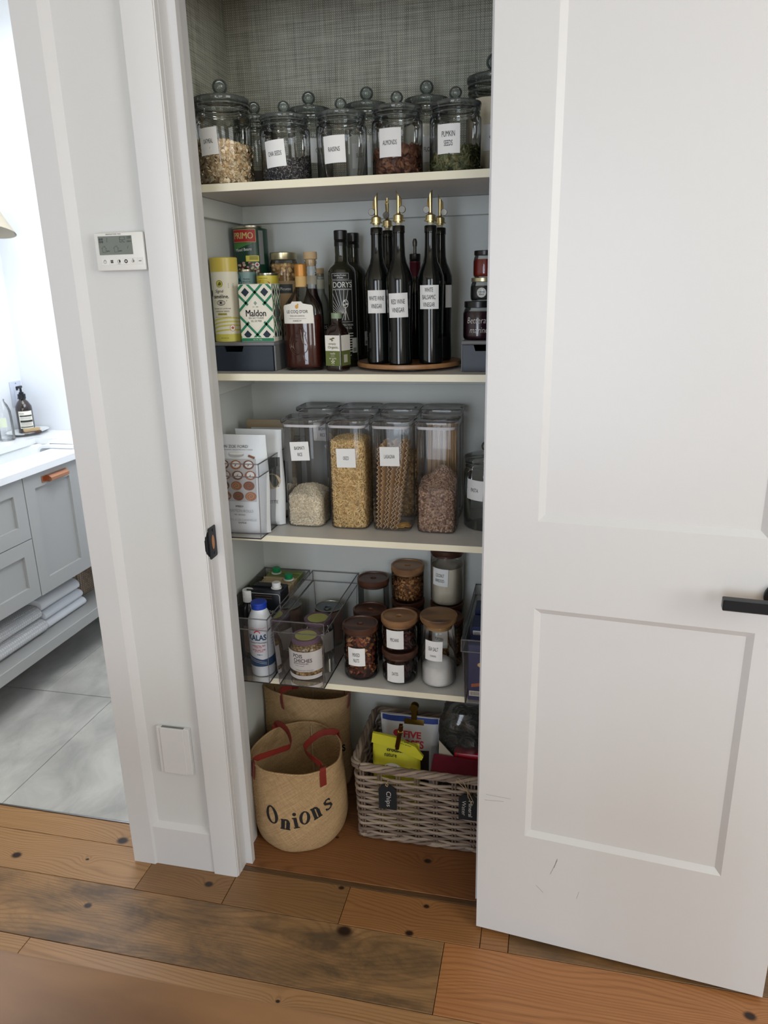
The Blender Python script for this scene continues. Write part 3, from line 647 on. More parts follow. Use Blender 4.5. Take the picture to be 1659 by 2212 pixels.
sb = thing('soap_bottle', 'dark brown pump bottle with a white label on the plate', 'bottle', (-2.272,2.805,CT1+.0058), rz=.55)
M_AMB = mat('dark_amber_glass',(34,20,16),.06,coat=.5)
mk('body', lathe([(.030,0),(.0345,.004),(.0345,.105),(.033,.118),(.022,.137),(.0145,.145),(.0145,.150),(0,.150)],36), M_AMB, sb, 40)
mk('cap', lathe([(.0165,.150),(.0165,.170),(.010,.172),(.010,.178),(.005,.180),(.005,.196),(0,.196)],24), M_BLACK, sb, 30)
mk('pump_spout', mv(J(rbox(-.030,.009,-.006,.006,.196,.207,.003,2),box(-.030,-.026,-.004,.004,.190,.2)),rz=1.2), M_BLACK, sb)
c_ = cyl(.0345); lb = mk('label', patch(-.022,.038,.022,.098,c_,1,12), mat('cream_label',(226,224,212),.6), sb)
text(lb, [('Aesop.',-.008,.088,.022,.007)], c_, M_INK); mk('label_bands', J(patch(-.018,.036,.074,.080,c_,3,10),patch(-.018,.036,.049,.058,c_,3,10),patch(-.020,.036,.026,.030,c_,3,10)), mat('black_print',(36,36,36),.6), lb)
mk('fine_print', J(*[patch(-.016,.030,z,z+.0009,c_,3,8) for z in (.069,.066,.063,.045,.042,.039,.035)]), mat('grey_print',(130,130,130),.6), lb, kind='stuff')
br = thing('nail_brush', 'dark wooden nail brush lying bristles up on the plate', 'brush', (-2.210,2.758,CT1+.0095), rz=1.05)
mk('handle', rbox(-.038,.038,-.012,.012,0,.012,.005,3), mat('dark_walnut',(66,42,32),.4,var=.2,vscale=60), br)
bb = J(*[mv(lathe([(.0011,0),(.0009,.0125)],5),(-.031+.0041*i,-.008+.004*j,.0118),rx=(j-2)*-.05,ry=(i-7.5)*.022) for i in range(16) for j in range(5)])
mk('bristles', bb, mat('pale_bristle',(206,182,140),.8), br, 0, kind='stuff')
gb = thing('glass_soap_bottle', 'clear glass bottle cut off by the left frame edge', 'bottle', (-2.255,2.655,CT1))
mk('glass', lathe([(.0,.002),(.030,.002),(.032,.006),(.032,.10),(.030,.125),(.022,.150),(.012,.165),(.012,.175)],32,closed=False), M_GLASS, gb, 50)
mk('label', patch(-.02,.03,.06,.10,cyl(.032),2,10), mat('pale_green_label',(206,214,190),.6), gb)
ou = thing('wall_outlet', 'white wall outlet behind the dark pump bottle', 'outlet', (BX,2.856,1.036), rz=pi/2)
mk('cover_plate', rbox(-.035,.035,-.006,-.0003,-.057,.057,.002,2), mat('outlet_plastic',(192,198,212),.3), ou)
mk('socket_block', rbox(-.017,.017,-.0085,-.0055,-.033,.033,.001,1), mat('outlet_plastic',(192,198,212)), ou)
for z in (-.019,.019):
    for x in (-.006,.006): mk('slot', box(x-.001,x+.001,-.0088,-.0083,z-.004,z+.004), M_INK, ou, 0)
mk('screw', mv(disc_cyl(.003,0,.001,12,.0003),(0,-.0058,.048),rx=pi/2), mat('steel_screw',(120,125,135),.3,metal=1), ou)
la = thing('wall_lamp', 'wall lamp with a cream cone shade at the left edge', 'lamp', (-2.262,2.745,1.714))
la.rotation_euler = (-.22,0,0)
mk('lamp_shade', lathe([(.112,0),(.108,.004),(.036,.106),(.034,.106),(.106,.002)],48,closed=False), mat('cream_lamp_shade',(172,164,146),.7,bump=.2,bscale=600), la, 30)
mk('arm', J(tube([(-.070,0,.13),(-.04,0,.15),(0,0,.135),(0,0,.075)],.005,10), mv(disc_cyl(.035,0,.008,24),(-.0775,0,.13),ry=pi/2)), M_BLACK, la)
mk('bulb_holder', disc_cyl(.016,.055,.11,20), M_BLACK, la)
# towels and basket on the bottom shelf
M_WAF = None
def waffle():
    m, N, L, P = nt('white_waffle_cotton'); tc = N.new('ShaderNodeTexCoord'); v = N.new('ShaderNodeTexVoronoi'); v.inputs['Scale'].default_value = 95; v.inputs['Randomness'].default_value = .12; v.distance = 'CHEBYCHEV'
    L.new(tc.outputs['Object'], v.inputs[0]); b = N.new('ShaderNodeBump'); b.inputs['Strength'].default_value = 1; b.inputs['Distance'].default_value = .004; L.new(v.outputs['Distance'], b.inputs['Height']); L.new(b.outputs[0], P.inputs['Normal'])
    r = N.new('ShaderNodeMapRange'); r.inputs[2].default_value = .6; r.inputs[3].default_value = .90; r.inputs[4].default_value = .50; L.new(v.outputs['Distance'], r.inputs[0]); L.new(r.outputs[0], P.inputs['Base Color']); P.inputs['Roughness'].default_value = .95; return m
M_WAF = waffle()
M_RIB = mat('white_ribbed_terry',(232,235,240),.95,bump=.9,bscale=500,var=.03,vscale=40)
def towel(loc, w_, d_, h_, m, label, group, ph=0, wob=.004):
    t = thing('folded_towel', label, 'towel', loc, group=group)
    n = 2; pth = []; hh = h_/2/2
    # folded double: lower layer forward, rounded nose, upper layer back
    r = h_/4
    pth = [(-w_/2,r),(w_/2-2*r,r)]+[(w_/2-2*r+2*r*.98*sin(a)*.9, h_/2-r*cos(a)) for a in [pi*k/10 for k in range(11)]]+[(w_/2-2*r,h_-r),(-w_/2,h_-r)]
    V, F = ribbon(pth, 2*r*.96, -d_/2, d_/2)
    bm = bmesh.new(); vs = [bm.verts.new(v) for v in V]; [bm.faces.new([vs[i] for i in f]) for f in F]
    bmesh.ops.bevel(bm, geom=[e for e in bm.edges if len(e.link_faces)==2 and e.calc_face_angle(0)>1.2], offset=r*.5, segments=3, profile=.5, affect='EDGES')
    bmesh.ops.triangulate(bm, faces=[f for f in bm.faces if len(f.verts)>4])
    for v in bm.verts: v.co.z += wob*sin(v.co.x*30+ph)*cos(v.co.y*17+ph) if v.co.z > h_*.3 else 0; v.co.x += wob*sin(v.co.y*23+ph)
    bm.verts.index_update(); g = [tuple(v.co) for v in bm.verts], [tuple(v.index for v in f.verts) for f in bm.faces]; bm.free()
    mk('folded_cloth', g, m, t, 60); return t
towel((-2.08,2.125,.1905),.38,.268,.052,M_WAF,'waffle weave towel, lower of the left pair','towels under the vanity',0)
towel((-2.085,2.120,.2445),.37,.262,.056,M_WAF,'waffle weave towel, upper of the left pair','towels under the vanity',2)
towel((-2.075,2.397,.1905),.36,.248,.036,M_TER,'smooth white towel, bottom of the stack of three','towels under the vanity',1,.002)
towel((-2.080,2.390,.2285),.36,.244,.036,M_RIB,'ribbed white towel, middle of the stack of three','towels under the vanity',3,.002)
towel((-2.085,2.380,.2665),.35,.244,.052,M_TER,'white towel, top of the stack of three','towels under the vanity',5,.004)
bk = thing('seagrass_basket', 'brown woven basket on the vanity bottom shelf', 'basket', (-2.10,2.70,.1905))
def knotweave():
    m, N, L, P = nt('brown_seagrass'); tc = N.new('ShaderNodeTexCoord'); v = N.new('ShaderNodeTexVoronoi'); v.inputs['Scale'].default_value = 85; v.inputs['Randomness'].default_value = .15
    mp = N.new('ShaderNodeMapping'); mp.inputs['Scale'].default_value = (1,1,1.4); L.new(tc.outputs['Object'],mp.inputs[0]); L.new(mp.outputs[0], v.inputs[0]); c = N.new('ShaderNodeValToRGB'); c.color_ramp.elements[0].color = (*lin((196,176,152)),1); c.color_ramp.elements[1].position = .75; c.color_ramp.elements[1].color = (*lin((84,66,52)),1)
    L.new(v.outputs['Distance'], c.inputs[0]); L.new(c.outputs[0], P.inputs['Base Color']); P.inputs['Roughness'].default_value = .9; return m
mk('woven_sides', lathe([(.96,0),(1,.01),(1.03,.158),(.99,.160),(.93,.012)],48,.145,.145,6,closed=False), knotweave(), bk, 50)
mk('bottom', mv(lathe([(.95,.001),(.95,.008)],40,.145,.145,6)), mat('dark_walnut',(66,42,32)), bk)

# ================================================================ CLOSET CONTENTS
Z1, Z2, Z3, Z4 = ZS
# ---------------- shelf 1: round glass canisters with knob lids
def jar_parts(t, r, H, knob, dark=False):
    b = r-.004
    body = [(b-.006,.0),(b,.006),(b,H*.745),(b*.985,H*.775),(b*.90,H*.805),(b*.89,H*.815),(b*.93,H*.828),(b*.93,H*.84),(b*.89,H*.85),(b*.89,H*.865),(b*.95,H*.878),(b*.95,H*.895),(b*.90,H*.905)]
    mk('glass_body', J(lathe(body,40,closed=False), lathe([(0,.0025),(b-.005,.0025)],40,closed=False)), M_GLASS, t, 50)
    mk('neck_ring', J(lathe([(b*.885,H*.812),(b*.95,H*.822),(b*.95,H*.836),(b*.885,H*.846)],40,closed=False),lathe([(b*.885,H*.872),(b*.965,H*.880),(b*.965,H*.896),(b*.885,H*.905)],40,closed=False)), M_GLID, t, 50)
    lid = mk('lid', lathe([(b*.90,H*.908),(b*.975,H*.918),(b*1.0,H*.945),(b*.985,H*.965),(b*.80,H*.985),(b*.3,H*1.0),(knob*.42,H*1.0)],40,closed=False), M_GLID, t, 50)
    k = knob/2; pr = [(k*.55,0),(k*.50,k*.25)]+[(k*cos(a),k*1.15+k*.92*sin(a)) for a in [-1.0,-.6,-.2,.2,.6,1.0,1.35]]+[(0,k*2.07)]
    mk('lid_knob', mv(lathe(pr,24,closed=False),(0,0,H*1.0)), M_KNOB, lid, 60)
def canister(x,y,z,r,H,knob,label,lab=None,rz=0,group='round glass canisters on the top shelf'):
    t = thing('glass_canister', label, 'jar', (x,y,z), rz, group); jar_parts(t,r,H,knob)
    if lab: 
        txts, dx, cz, w_, h_, tilt = lab
        paper(t, dx, cz, w_, h_, cyl(r-.004), txts, tilt)
    return t
def L1(s, w_, h_=.009, dz=0): return (s,0,dz,w_,h_)
canister(-.7350,1.685,Z1,.0665,.186,.034,'largest front canister, oat flakes inside, at the left end of the top shelf',([L1('OATMEAL',.0225)],.002,.088,.044,.054,.05), rz=-.18)
canister(-.5900,1.685,Z1,.0585,.141,.027,'glass canister half full of tiny dark chia seeds',([L1('CHIA SEEDS',.031)],-.004,.057,.047,.053,.07), rz=-.05)
canister(-.4615,1.685,Z1,.0585,.139,.026,'empty front canister with a label reading raisins',([L1('RAISINS',.025)],.000,.058,.048,.053,.03), rz=-.05)
canister(-.3390,1.685,Z1,.0580,.142,.027,'glass canister two thirds full of whole brown almonds',([L1('ALMONDS',.030)],-.003,.064,.048,.055,.0), rz=-.05)
canister(-.2150,1.685,Z1,.0580,.142,.027,'glass canister half full of green pumpkin seeds',([('PUMKIN',0,.009,.027,.0105),('SEEDS',0,-.008,.018,.0105)],-.005,.064,.048,.055,.0), rz=-.05)
canister(-.7150,1.830,Z1,.0550,.175,.030,'glass canister mostly hidden between the oat and chia jars')
canister(-.5800,1.835,Z1,.0560,.186,.032,'glass canister standing behind the chia seed jar',([L1("OATS",.018)],.036,.085,.046,.052,0))
canister(-.4400,1.835,Z1,.0560,.186,.032,'glass canister of white powder behind the raisins jar',([L1('SUGAR',.022)],-.004,.068,.046,.052,0))
canister(-.3000,1.835,Z1,.0560,.188,.033,'glass canister of white flour behind the almond jar',([L1('FLOUR',.024)],.014,.072,.050,.052,0))
canister(-.1470,1.830,Z1,.0660,.222,.040,'tallest canister, pale flour nearly to the top, behind the pumpkin seeds',([L1('GOJI',.020)],.006,.085,.046,.052,0))
dk = canister(-.0880,1.690,Z1,.0480,.125,.026,'dark filled canister at the far right, almost hidden by the door')
heap('dark_tea','dark loose contents of the hidden right canister','food',(-.0880,1.690,Z1),.043,.003,lambda x,y:.095,'seed',.006,250,[(40,34,32),(60,50,46)],(30,26,24),rnd=31)
WAV = lambda h,a=.004,s=60,ph=0,tx=0,ty=0: (lambda x,y: h+a*sin(x*s+ph)*cos(y*s*.8+ph)+tx*x+ty*y)
heap('rolled_oats','pale rolled oats in the large left canister','food',(-.7350,1.685,Z1),.0620,.003,WAV(.090,.004,50,1,-.10,0),'flake',.0060,3200,[(226,204,168),(214,186,146),(236,220,190),(198,168,128)],(150,124,92),rnd=1)
heap('chia_seeds','dark speckled chia seeds in the second canister','food',(-.5900,1.685,Z1),.0540,.003,WAV(.040,.004,50,2,.30,0),'pellet',.0016,5000,[(62,58,60),(40,38,42),(96,92,92),(150,148,144)],(46,44,48),rnd=2)
heap('almonds','brown whole almonds in the fourth canister','food',(-.3390,1.685,Z1),.0535,.003,WAV(.056,.006,40,2,.05,0),'almond',.0115,520,[(124,82,62),(108,68,52),(142,98,72)],(60,40,32),rnd=3)
heap('pumpkin_seeds','flat green pumpkin seeds in the fifth canister','food',(-.2150,1.685,Z1),.0535,.003,WAV(.044,.003,40,2,.22,0),'seed',.0085,1700,[(96,100,62),(112,114,74),(78,84,54),(140,134,96)],(52,54,38),rnd=4)
def powder(name,label,loc,R,h,col,tx=0,z0=.003,sq=2,dome=.0,cat='food',m=None):
    seg, rings = 40, 8; V, F = [], []
    def rad(a): return 1 if sq==2 else (abs(cos(a))**sq+abs(sin(a))**sq)**(-1/sq)
    A = [2*pi*(k+.5)/seg for k in range(seg)]
    for a in A: V.append((R*rad(a)*cos(a),R*rad(a)*sin(a),z0))
    for j in range(rings,-1,-1):
        for a in A:
            q = max(j,.01)/rings; x,y = R*rad(a)*q*cos(a),R*rad(a)*q*sin(a); V.append((x,y,h+tx*x+dome*(1-q*q)+.0015*sin(x*90)*cos(y*70)))
    F.append(tuple(range(seg-1,-1,-1)))
    for j in range(rings+1):
        for k in range(seg): F.append((j*seg+k,j*seg+(k+1)%seg,(j+1)*seg+(k+1)%seg,(j+1)*seg+k))
    o = mk(name,(V,F), m or mat(name+'_matter',col,.95,bump=.5,bscale=900,var=.06,vscale=80), None, 50); o.location = loc
    return tag(o,label,cat,None,'stuff')
powder('sugar','white sugar in the canister behind the raisins jar',(-.4400,1.835,Z1),.0515,.110,(226,224,214))
powder('flour','white flour in the canister behind the almonds',(-.3000,1.835,Z1),.0515,.125,(228,224,212))
powder('pale_flour','pale flour filling the tallest canister at the right',(-.1470,1.830,Z1),.0615,.165,(222,212,192))
powder('brown_powder','dim brown contents behind the oat canister',(-.7150,1.830,Z1),.0505,.05,(92,84,74))

# ---------------- shelf 2
M_GREY = mat('grey_riser_plastic',(112,112,114),.5); M_NAVY = mat('navy_drawer_plastic',(38,46,58),.45)
def riser(x0,x1,y0,y1,label):
    h = .0680; w_ = x1-x0; d_ = y1-y0
    t = thing('riser_drawer', label, 'organizer', ((x0+x1)/2,(y0+y1)/2,Z2)); a = w_/2; d = d_/2
    mk('riser_shell', J(rbox(-a,a,-d,d,h-.009,h,.003,2),rbox(-a,-a+.004,-d+.004,d,0,h-.008,.0015,1),rbox(a-.004,a,-d+.004,d,0,h-.008,.0015,1),box(-a+.004,a-.004,d-.004,d,0,h-.008)), M_GREY, t)
    n0,n1 = -a+.028, -a+.078
    dw = mk('drawer', J(prism([(-a+.0045,.001),(a-.0045,.001),(a-.0045,h-.0095),(n1,h-.0095),(n1-.004,h-.0225),(n0+.004,h-.0225),(n0,h-.0095),(-a+.0045,h-.0095)],'y',-d-.001,-d+.004), box(-a+.006,a-.006,-d+.004,d-.01,.001,.004),box(-a+.006,-a+.008,-d+.004,d-.01,.004,h-.014),box(a-.008,a-.006,-d+.004,d-.01,.004,h-.014)), M_NAVY, t, 20)
    return t
riser(-.7900,-.6350,1.656,1.900,'grey riser with a navy drawer under the cans at the left')
riser(-.1955,-.0450,1.656,1.900,'grey riser with a navy drawer under the jars at the right')
ZR = Z2+.0680
M_TIN = mat('tin_rim_metal',(186,180,160),.28,metal=1)
def can(name,label,x,y,z,r,h,col,rz=0,group=None,top=True):
    t = thing(name,label,'can',(x,y,z),rz,group)
    mk('can_body', lathe([(r*.96,0.0),(r,.002),(r,.004),(r*.985,.005),(r*.985,h-.005),(r,h-.004),(r,h-.0005),(r*.96,h),(r*.94,h-.003),(0,h-.003)],40), M_TIN, t, 35)
    mk('wrapper', lathe([(r*.99,.006),(r*.99,h-.006)],40,closed=False), col, t, 35)
    return t
# tall cylinder of seeds
cm = thing('seed_tin', 'tall round cream tube with a yellow lid at the far left', 'tin', (-.7665,1.700,ZR))
CR = .0318
mk('tube', disc_cyl(CR,0,.163,40), mat('cream_card',(226,222,206),.5), cm)
mk('lid', lathe([(CR+.0006,.160),(CR+.0006,.1905),(CR-.001,.192),(0,.192)],40), mat('yellow_tin_lid',(206,186,84),.35), cm)
s_ = cyl(CR); M_YEL = mat('yellow_print',(204,196,86),.5)
mk('yellow_band', patch(-.05,.06,.0005,.018,s_,1,16), M_YEL, cm)
text(cm, [('Signé',-.002,.1155,.021,.009)], s_, M_INK, shear=.3); text(cm, [('caméline.',.000,.1045,.040,.0085)], s_, M_INK, bold=.014)
eye = [[(.0095*cos(a),.0855+.0052*sin(a)*(abs(cos(a*.5))**.3)) for a in [2*pi*k/20 for k in range(20)]]]
ring_ = lambda cx,cz,rx,rz,t,n=18: [bar(cx+rx*cos(a),cz+rz*sin(a),cx+rx*cos(a+2*pi/n),cz+rz*sin(a+2*pi/n),t) for a in [2*pi*k/n for k in range(n)]]
mk('eye_emblem', polys(ring_(0,.0900,.0098,.0056,.0012)+[blob(0,.0900,.0030,.0026)]+ring_(0,.090,.0055,.0040,.0008)+[bar(-.015,.096,-.013,.0935,.0008),bar(.015,.096,.013,.0935,.0008)], s_, 2), M_INK, cm, 0)
text(cm, [('GRAINES DE CAMÉLINE',.0005,.0770,.044,.0030),('CAMELINA SEEDS',.0005,.0705,.036,.0032),('PROTÉINE VÉGÉTALE • PLANT BASED PROTEIN',.0005,.0575,.042,.0016)], s_, M_INK)
mk('olive_tab', patch(-.0105,.0125,.0615,.0665,s_,2,4), mat('olive_print',(168,158,70),.6), cm, 0)
text(cm, [('OMEGA 3•6•9',.001,.064,.018,.0022),('250G (8.8 OZ)',.003,.0085,.019,.0028)], s_, M_INK)
rows = []
for i in range(4):
    for k in range(14):
        x = -.045+.0065*k; f0 = lambda q,i=i: .020+.0085*i-.0022*i*i*0-.0045*((q+.03)/.03)**1*0+.010*(1-((q-.02)/.055)**2)*(1 if i else .8)
        rows.append([(x,f0(x)-.0018),(x+.0066,f0(x+.0066)-.0018),(x+.0066,f0(x+.0066)+.0018),(x,f0(x)+.0018)])
mk('field_stripes', polys(rows, s_, 2), M_YEL, cm, 0)
mk('emblem', polys([blob(-.0,.1330,.0075,.0075)], s_, 2), M_YEL, cm, 0); mk('emblem_ring', polys(ring_(0,.1330,.0075,.0075,.0009)+[blob(.001,.133,.003,.004),blob(-.002,.131,.002,.002)], s_, 3), mat('dark_olive_print',(92,92,50),.6), cm, 0)
mk('round_seal', polys([blob(-.0295,.1115,.0055,.0080)], s_, 2), M_INK, cm, 0)
mk('side_notes', J(polys([bar(-.036,.133-.003*i,-.020,.133-.003*i,.0007) for i in range(4)]+[bar(.020,.133-.003*i,.034,.133-.003*i,.0007) for i in range(4)], s_, 2)), M_INK, cm, 0, kind='stuff')
leaf = lambda cx,cz,s: [(cx+s*x,cz+s*z) for x,z in [(0,-1),(.08,-.45),(.55,-.55),(.45,-.3),(.95,.05),(.75,.12),(.8,.4),(.45,.3),(.25,.25),(.32,.7),(.15,.6),(0,1),(-.15,.6),(-.32,.7),(-.25,.25),(-.45,.3),(-.8,.4),(-.75,.12),(-.95,.05),(-.45,-.3),(-.55,-.55),(-.08,-.45)]]
M_RED = mat('red_print',(176,30,36),.5); M_CREAMP = mat('cream_print',(232,226,210),.6)
mk('leaf_seal', polys([blob(.0235,.032,.0065,.0078)], s_, 3), M_CREAMP, cm, 0)
mk('leaf_mark', J(polys([leaf(.0235,.0322,.0042)], s_, 4), polys(ring_(.0235,.032,.0063,.0076,.0007), s_, 4)), M_RED, cm, 0)
# salt box
MW, MH, MD = .083, .131, .055
ms = thing('salt_box', 'green and cream salt box with navy diamonds', 'box', (-.6785,1.6925,ZR), rz=0)
M_CRM = mat('cream_card',(226,222,206)); M_GRN = mat('emerald_print',(34,120,84),.5); M_NVY = mat('navy_print',(20,34,52),.5)
mk('carton', rbox(-MW/2,MW/2,-MD/2,MD/2,0,MH,.0012,1), M_CRM, ms)
def lattice(surf, w_, parent, sq=1.0, z0=.010, z1=MH-.001):
    cx, cz = 0, .0645; px, pz = w_*.287, .0240; G, N_ = [], []
    for k in range(-4,5):
        for sg in (1,-1):
            G.append(bar(-w_, cz+(-w_/px*sg+2*k)*pz, w_, cz+(w_/px*sg+2*k)*pz, .0056*sq))
    for i in (-1,1):
        for j in (-2,0,2):
            if 1:
                a, b = i*px, cz+j*pz; s1, s2_ = px*.42, pz*.42; N_.append([(a-s1,b),(a,b-s2_),(a+s1,b),(a,b+s2_)])
    bx_ = (-w_/2+.0005,w_/2-.0005,z0,z1)
    mk('green_lattice', polys(G,surf,1,bx_), M_GRN, parent, 0, kind='stuff'); mk('navy_diamonds', polys(N_,surf,2,bx_), M_NVY, parent, 0)
sfm = flat(-MD/2); lattice(sfm, MW, ms)
mk('green_foot', patch(-MW/2+.0005,MW/2-.0005,.001,.0085,sfm,1,1), M_GRN, ms, 0)
mk('centre_diamond', polys([[(-.0385,.0645),(0,.0270),(.0385,.0645),(0,.1020)]], sfm, 3, (-MW/2+.0005,MW/2-.0005,0,MH)), mat('pale_cream_print',(234,228,212),.6), ms, 0)
mk('small_diamond', polys([[(-.0045,.0880),(0,.0830),(.0045,.0880),(0,.0930)]], sfm, 4), mat('sage_print',(140,160,146),.6), ms, 0)
text(ms, [('Maldon',0,.0655,.0505,.0150)], flat(-MD/2-.0005), M_NVY, bold=.05)
text(ms, [('SEA SALT FLAKES',0,.0545,.038,.0042),('SEL DE MER',0,.0475,.027,.0042),('EST.  1882',0,.0795,.014,.0022)], flat(-MD/2-.0005), M_NVY); text(ms, [('Net Wt. 250g',0,.0045,.022,.003)], flat(-MD/2-.0005), M_CREAMP)
side = lambda x,z,l=1: (MW/2+.0002*l, x, z)
lattice(side, MD, ms, .7); mk('side_diamond', polys([[(-.017,.0645),(0,.030),(.017,.0645),(0,.099)]], side, 3), mat('grey_green_print',(120,132,120),.6), ms, 0)
mk('side_fine_print', polys([bar(-.010*(1-abs(k)/8),.0645+.0042*k,.010*(1-abs(k)/8),.0645+.0042*k,.0009) for k in range(-6,7)], side, 4), M_NVY, ms, 0, kind='stuff')
# cans
M_DKG = mat('dark_green_wrapper',(20,62,46),.35)
can('food_can','plain green can under the mixed beans can',-.7560,1.850,ZR,.0440,.1335,M_DKG)
pc = can('bean_can','dark green mixed beans can stacked highest at the left',-.7560,1.850,ZR+.1340,.0440,.1360,M_DKG)
s_ = cyl(.0440*.99)
mk('red_panel', patch(-.034,.031,.0975,.1275,s_,2,10), mat('pale_gold_print',(206,186,120),.5), pc); mk('red_field', patch(-.033,.030,.0985,.1265,s_,3,10), M_RED, pc)
text(pc, [('PRIMO',-.0015,.1130,.052,.0150)], s_, mat('pale_gold_print',(206,186,120)), bold=.06, l=5)
mk('green_swoosh', polys([[(x,.088+.010*(x/.03)),(x+.005,.088+.010*((x+.005)/.03)),(x+.005,.096),(x,.096)] for x in [-.034+.005*k for k in range(12)]], s_, 1), mat('mid_green_print',(70,128,60),.5), pc, 0)
text(pc, [('Mixed Beans',-.003,.0805,.043,.0070)], s_, M_WHITE, l=4, warp=lambda x,z:(x,z+.06*x))
mk('yellow_flash', patch(.003,.036,.052,.066,s_,3,6), mat('lemon_print',(226,214,90),.5), pc); mk('flash_lines', J(*[patch(.012,.033,z,z+.0012,s_,4,4) for z in (.0625,.0595,.0565)]), M_INK, pc, 0, kind='stuff')
mk('bowl_print', polys([blob(.003,.030,.036,.026)], s_, 2), mat('dark_brown_print',(58,40,34),.5), pc, 0)
rb = random.Random(5); BC = [mat('pink_bean_print',(196,160,150),.5),mat('maroon_bean_print',(104,40,44),.5),mat('cream_bean_print',(214,200,170),.5)]
for q in range(3):
    bl = []
    for k in range(26):
        a, r_ = rb.uniform(0,2*pi), math.sqrt(rb.random()); bl.append(blob(.003+.031*r_*cos(a),.030+.020*r_*sin(a),.0034,.0026,8))
    mk('printed_beans', polys(bl, s_, 3+q), BC[q], pc, 0, kind='stuff')
mk('leaf_seal', polys([blob(.030,.044,.0060,.0060)], s_, 7), M_WHITE, pc, 0); mk('leaf_mark', polys([leaf(.030,.0442,.0042)], s_, 8), M_RED, pc, 0)
mk('nutrition_panel', patch(.038,.052,.045,.125,s_,2,4), mat('grey_print',(130,130,130)), pc, 0)
M_TEAL = mat('teal_wrapper',(120,150,150),.4); M_LEM = mat('lemon_wrapper',(214,196,70),.4)
for z,l in ((0,'teal can under another teal can behind the salt box'),(.083,'pale teal can peeking over the salt box at the left')):
    tc_ = can('small_can',l,-.7400,1.7645,ZR+z,.0265,.0825,M_TEAL,0,'small cans behind the salt box')
    if z: s_ = cyl(.0265*.99); mk('teal_splash', polys([blob(-.012,.064,.010,.013),blob(-.006,.052,.006,.01)], s_,1), mat('deep_teal_print',(20,84,96),.5), tc_,0); text(tc_,[('THON',.012,.060,.016,.004),('PELOTE',.012,.054,.018,.003)],s_,M_INK)
for z,l in ((0,'yellow can under another yellow can behind the salt box'),(.078,'small yellow can with red lettering panel above the salt box')):
    tc_ = can('small_can',l,-.6810,1.7600,ZR+z,.0273,.0780,M_LEM,0,'small cans behind the salt box')
    if z:
        s_ = cyl(.0273*.99); mk('red_oval', polys([blob(-.004,.052,.020,.0095,24)], s_, 2), mat('brick_red_print',(178,64,44),.5), tc_, 0); text(tc_, [('Pastene',-.004,.052,.034,.0085)], s_, M_CREAMP, bold=.02, l=4); text(tc_, [('TOMATO PASTE',-.002,.066,.022,.002)], s_, M_INK)
# chickpea jar
cj = thing('chickpea_jar', 'glass jar of chickpeas with a gold lid beside the cans', 'jar', (-.6710,1.853,ZR))
mk('glass_body', lathe([(.033,0),(.0365,.004),(.0365,.165),(.034,.182),(.031,.188),(.031,.192)],36,closed=False), M_GLASS, cj, 50)
mk('lid', lathe([(.0335,.189),(.034,.190),(.034,.205),(.032,.2065),(.031,.206),(0,.206)],36), mat('pale_gold_lid',(196,186,150),.3,metal=.8), cj)
s_ = cyl(.0366); pb = mk('label', patch(-.022,.040,.045,.138,s_,1,10), mat('kraft_label',(176,148,112),.7), cj)
mk('name_plate', patch(-.004,.032,.108,.130,s_,2,8), mat('slate_print',(60,66,70),.6), pb); text(pb, [('Picuezo',.014,.119,.026,.007)], s_, M_WHITE, l=4)
heap('chickpeas','pale chickpeas filling the gold lidded jar','food',(-.6710,1.853,ZR),.0345,.004,lambda x,y:.176,'pellet',.0058,420,[(206,170,116),(216,184,134),(190,152,98)],(150,118,78),rnd=6)
# corked bottles
M_CORK = mat('cork',(196,168,130),.8,var=.15,vscale=120); M_PLIQ = mat('dark_red_liquid',(40,20,26),.1)
b1 = thing('corked_bottle','taller corked clear bottle with dark liquid behind the brandy','bottle',(-.5740,1.772,Z2))
mk('glass_body', lathe([(.024,0),(.0265,.004),(.0265,.130),(.024,.150),(.0155,.172),(.0130,.185),(.0130,.2420),(.0150,.2425),(.0150,.2520)],32,closed=False), M_GLASS, b1, 50)
mk('cork_stopper', lathe([(.0125,.238),(.0128,.2525),(.0165,.2535),(.0165,.2685),(.0155,.2700),(0,.2700)],24), M_CORK, b1)
mk('liquid', lathe([(.023,.003),(.0255,.006),(.0255,.129),(.023,.148),(.0145,.172),(.0120,.186),(0,.186)],28), M_PLIQ, b1, 50)
mk('neck_band', lathe([(.0136,.196),(.0136,.216)],24,closed=False), mat('clear_seal',(186,180,166),.5), b1)
b2 = thing('corked_bottle','shorter pale corked bottle at the back beside the olive oil','bottle',(-.5830,1.872,Z2))
mk('glass_body', lathe([(.024,0),(.0262,.004),(.0262,.120),(.024,.150),(.0115,.175),(.0105,.185),(.0105,.222)],32,closed=False), clear('pale_frosted_glass',tint=(.75,.77,.74),edge=(.4,.42,.4),base=.22,haze=(.45,.47,.43)), b2, 50)
mk('cork_stopper', lathe([(.0098,.215),(.0098,.2225),(.0110,.2230),(.0110,.2350),(0,.2352)],24), M_CORK, b2)
mk('neck_band', lathe([(.0112,.185),(.0112,.208)],24,closed=False), mat('pale_seal_paper',(196,194,176),.6), b2)
mk('dark_tab', patch(-.004,.024,.083,.098,cyl(.0264),1,5), M_INK, b2); text(b2,[('ES',.016,.0905,.012,.008)],cyl(.0264),M_WHITE)
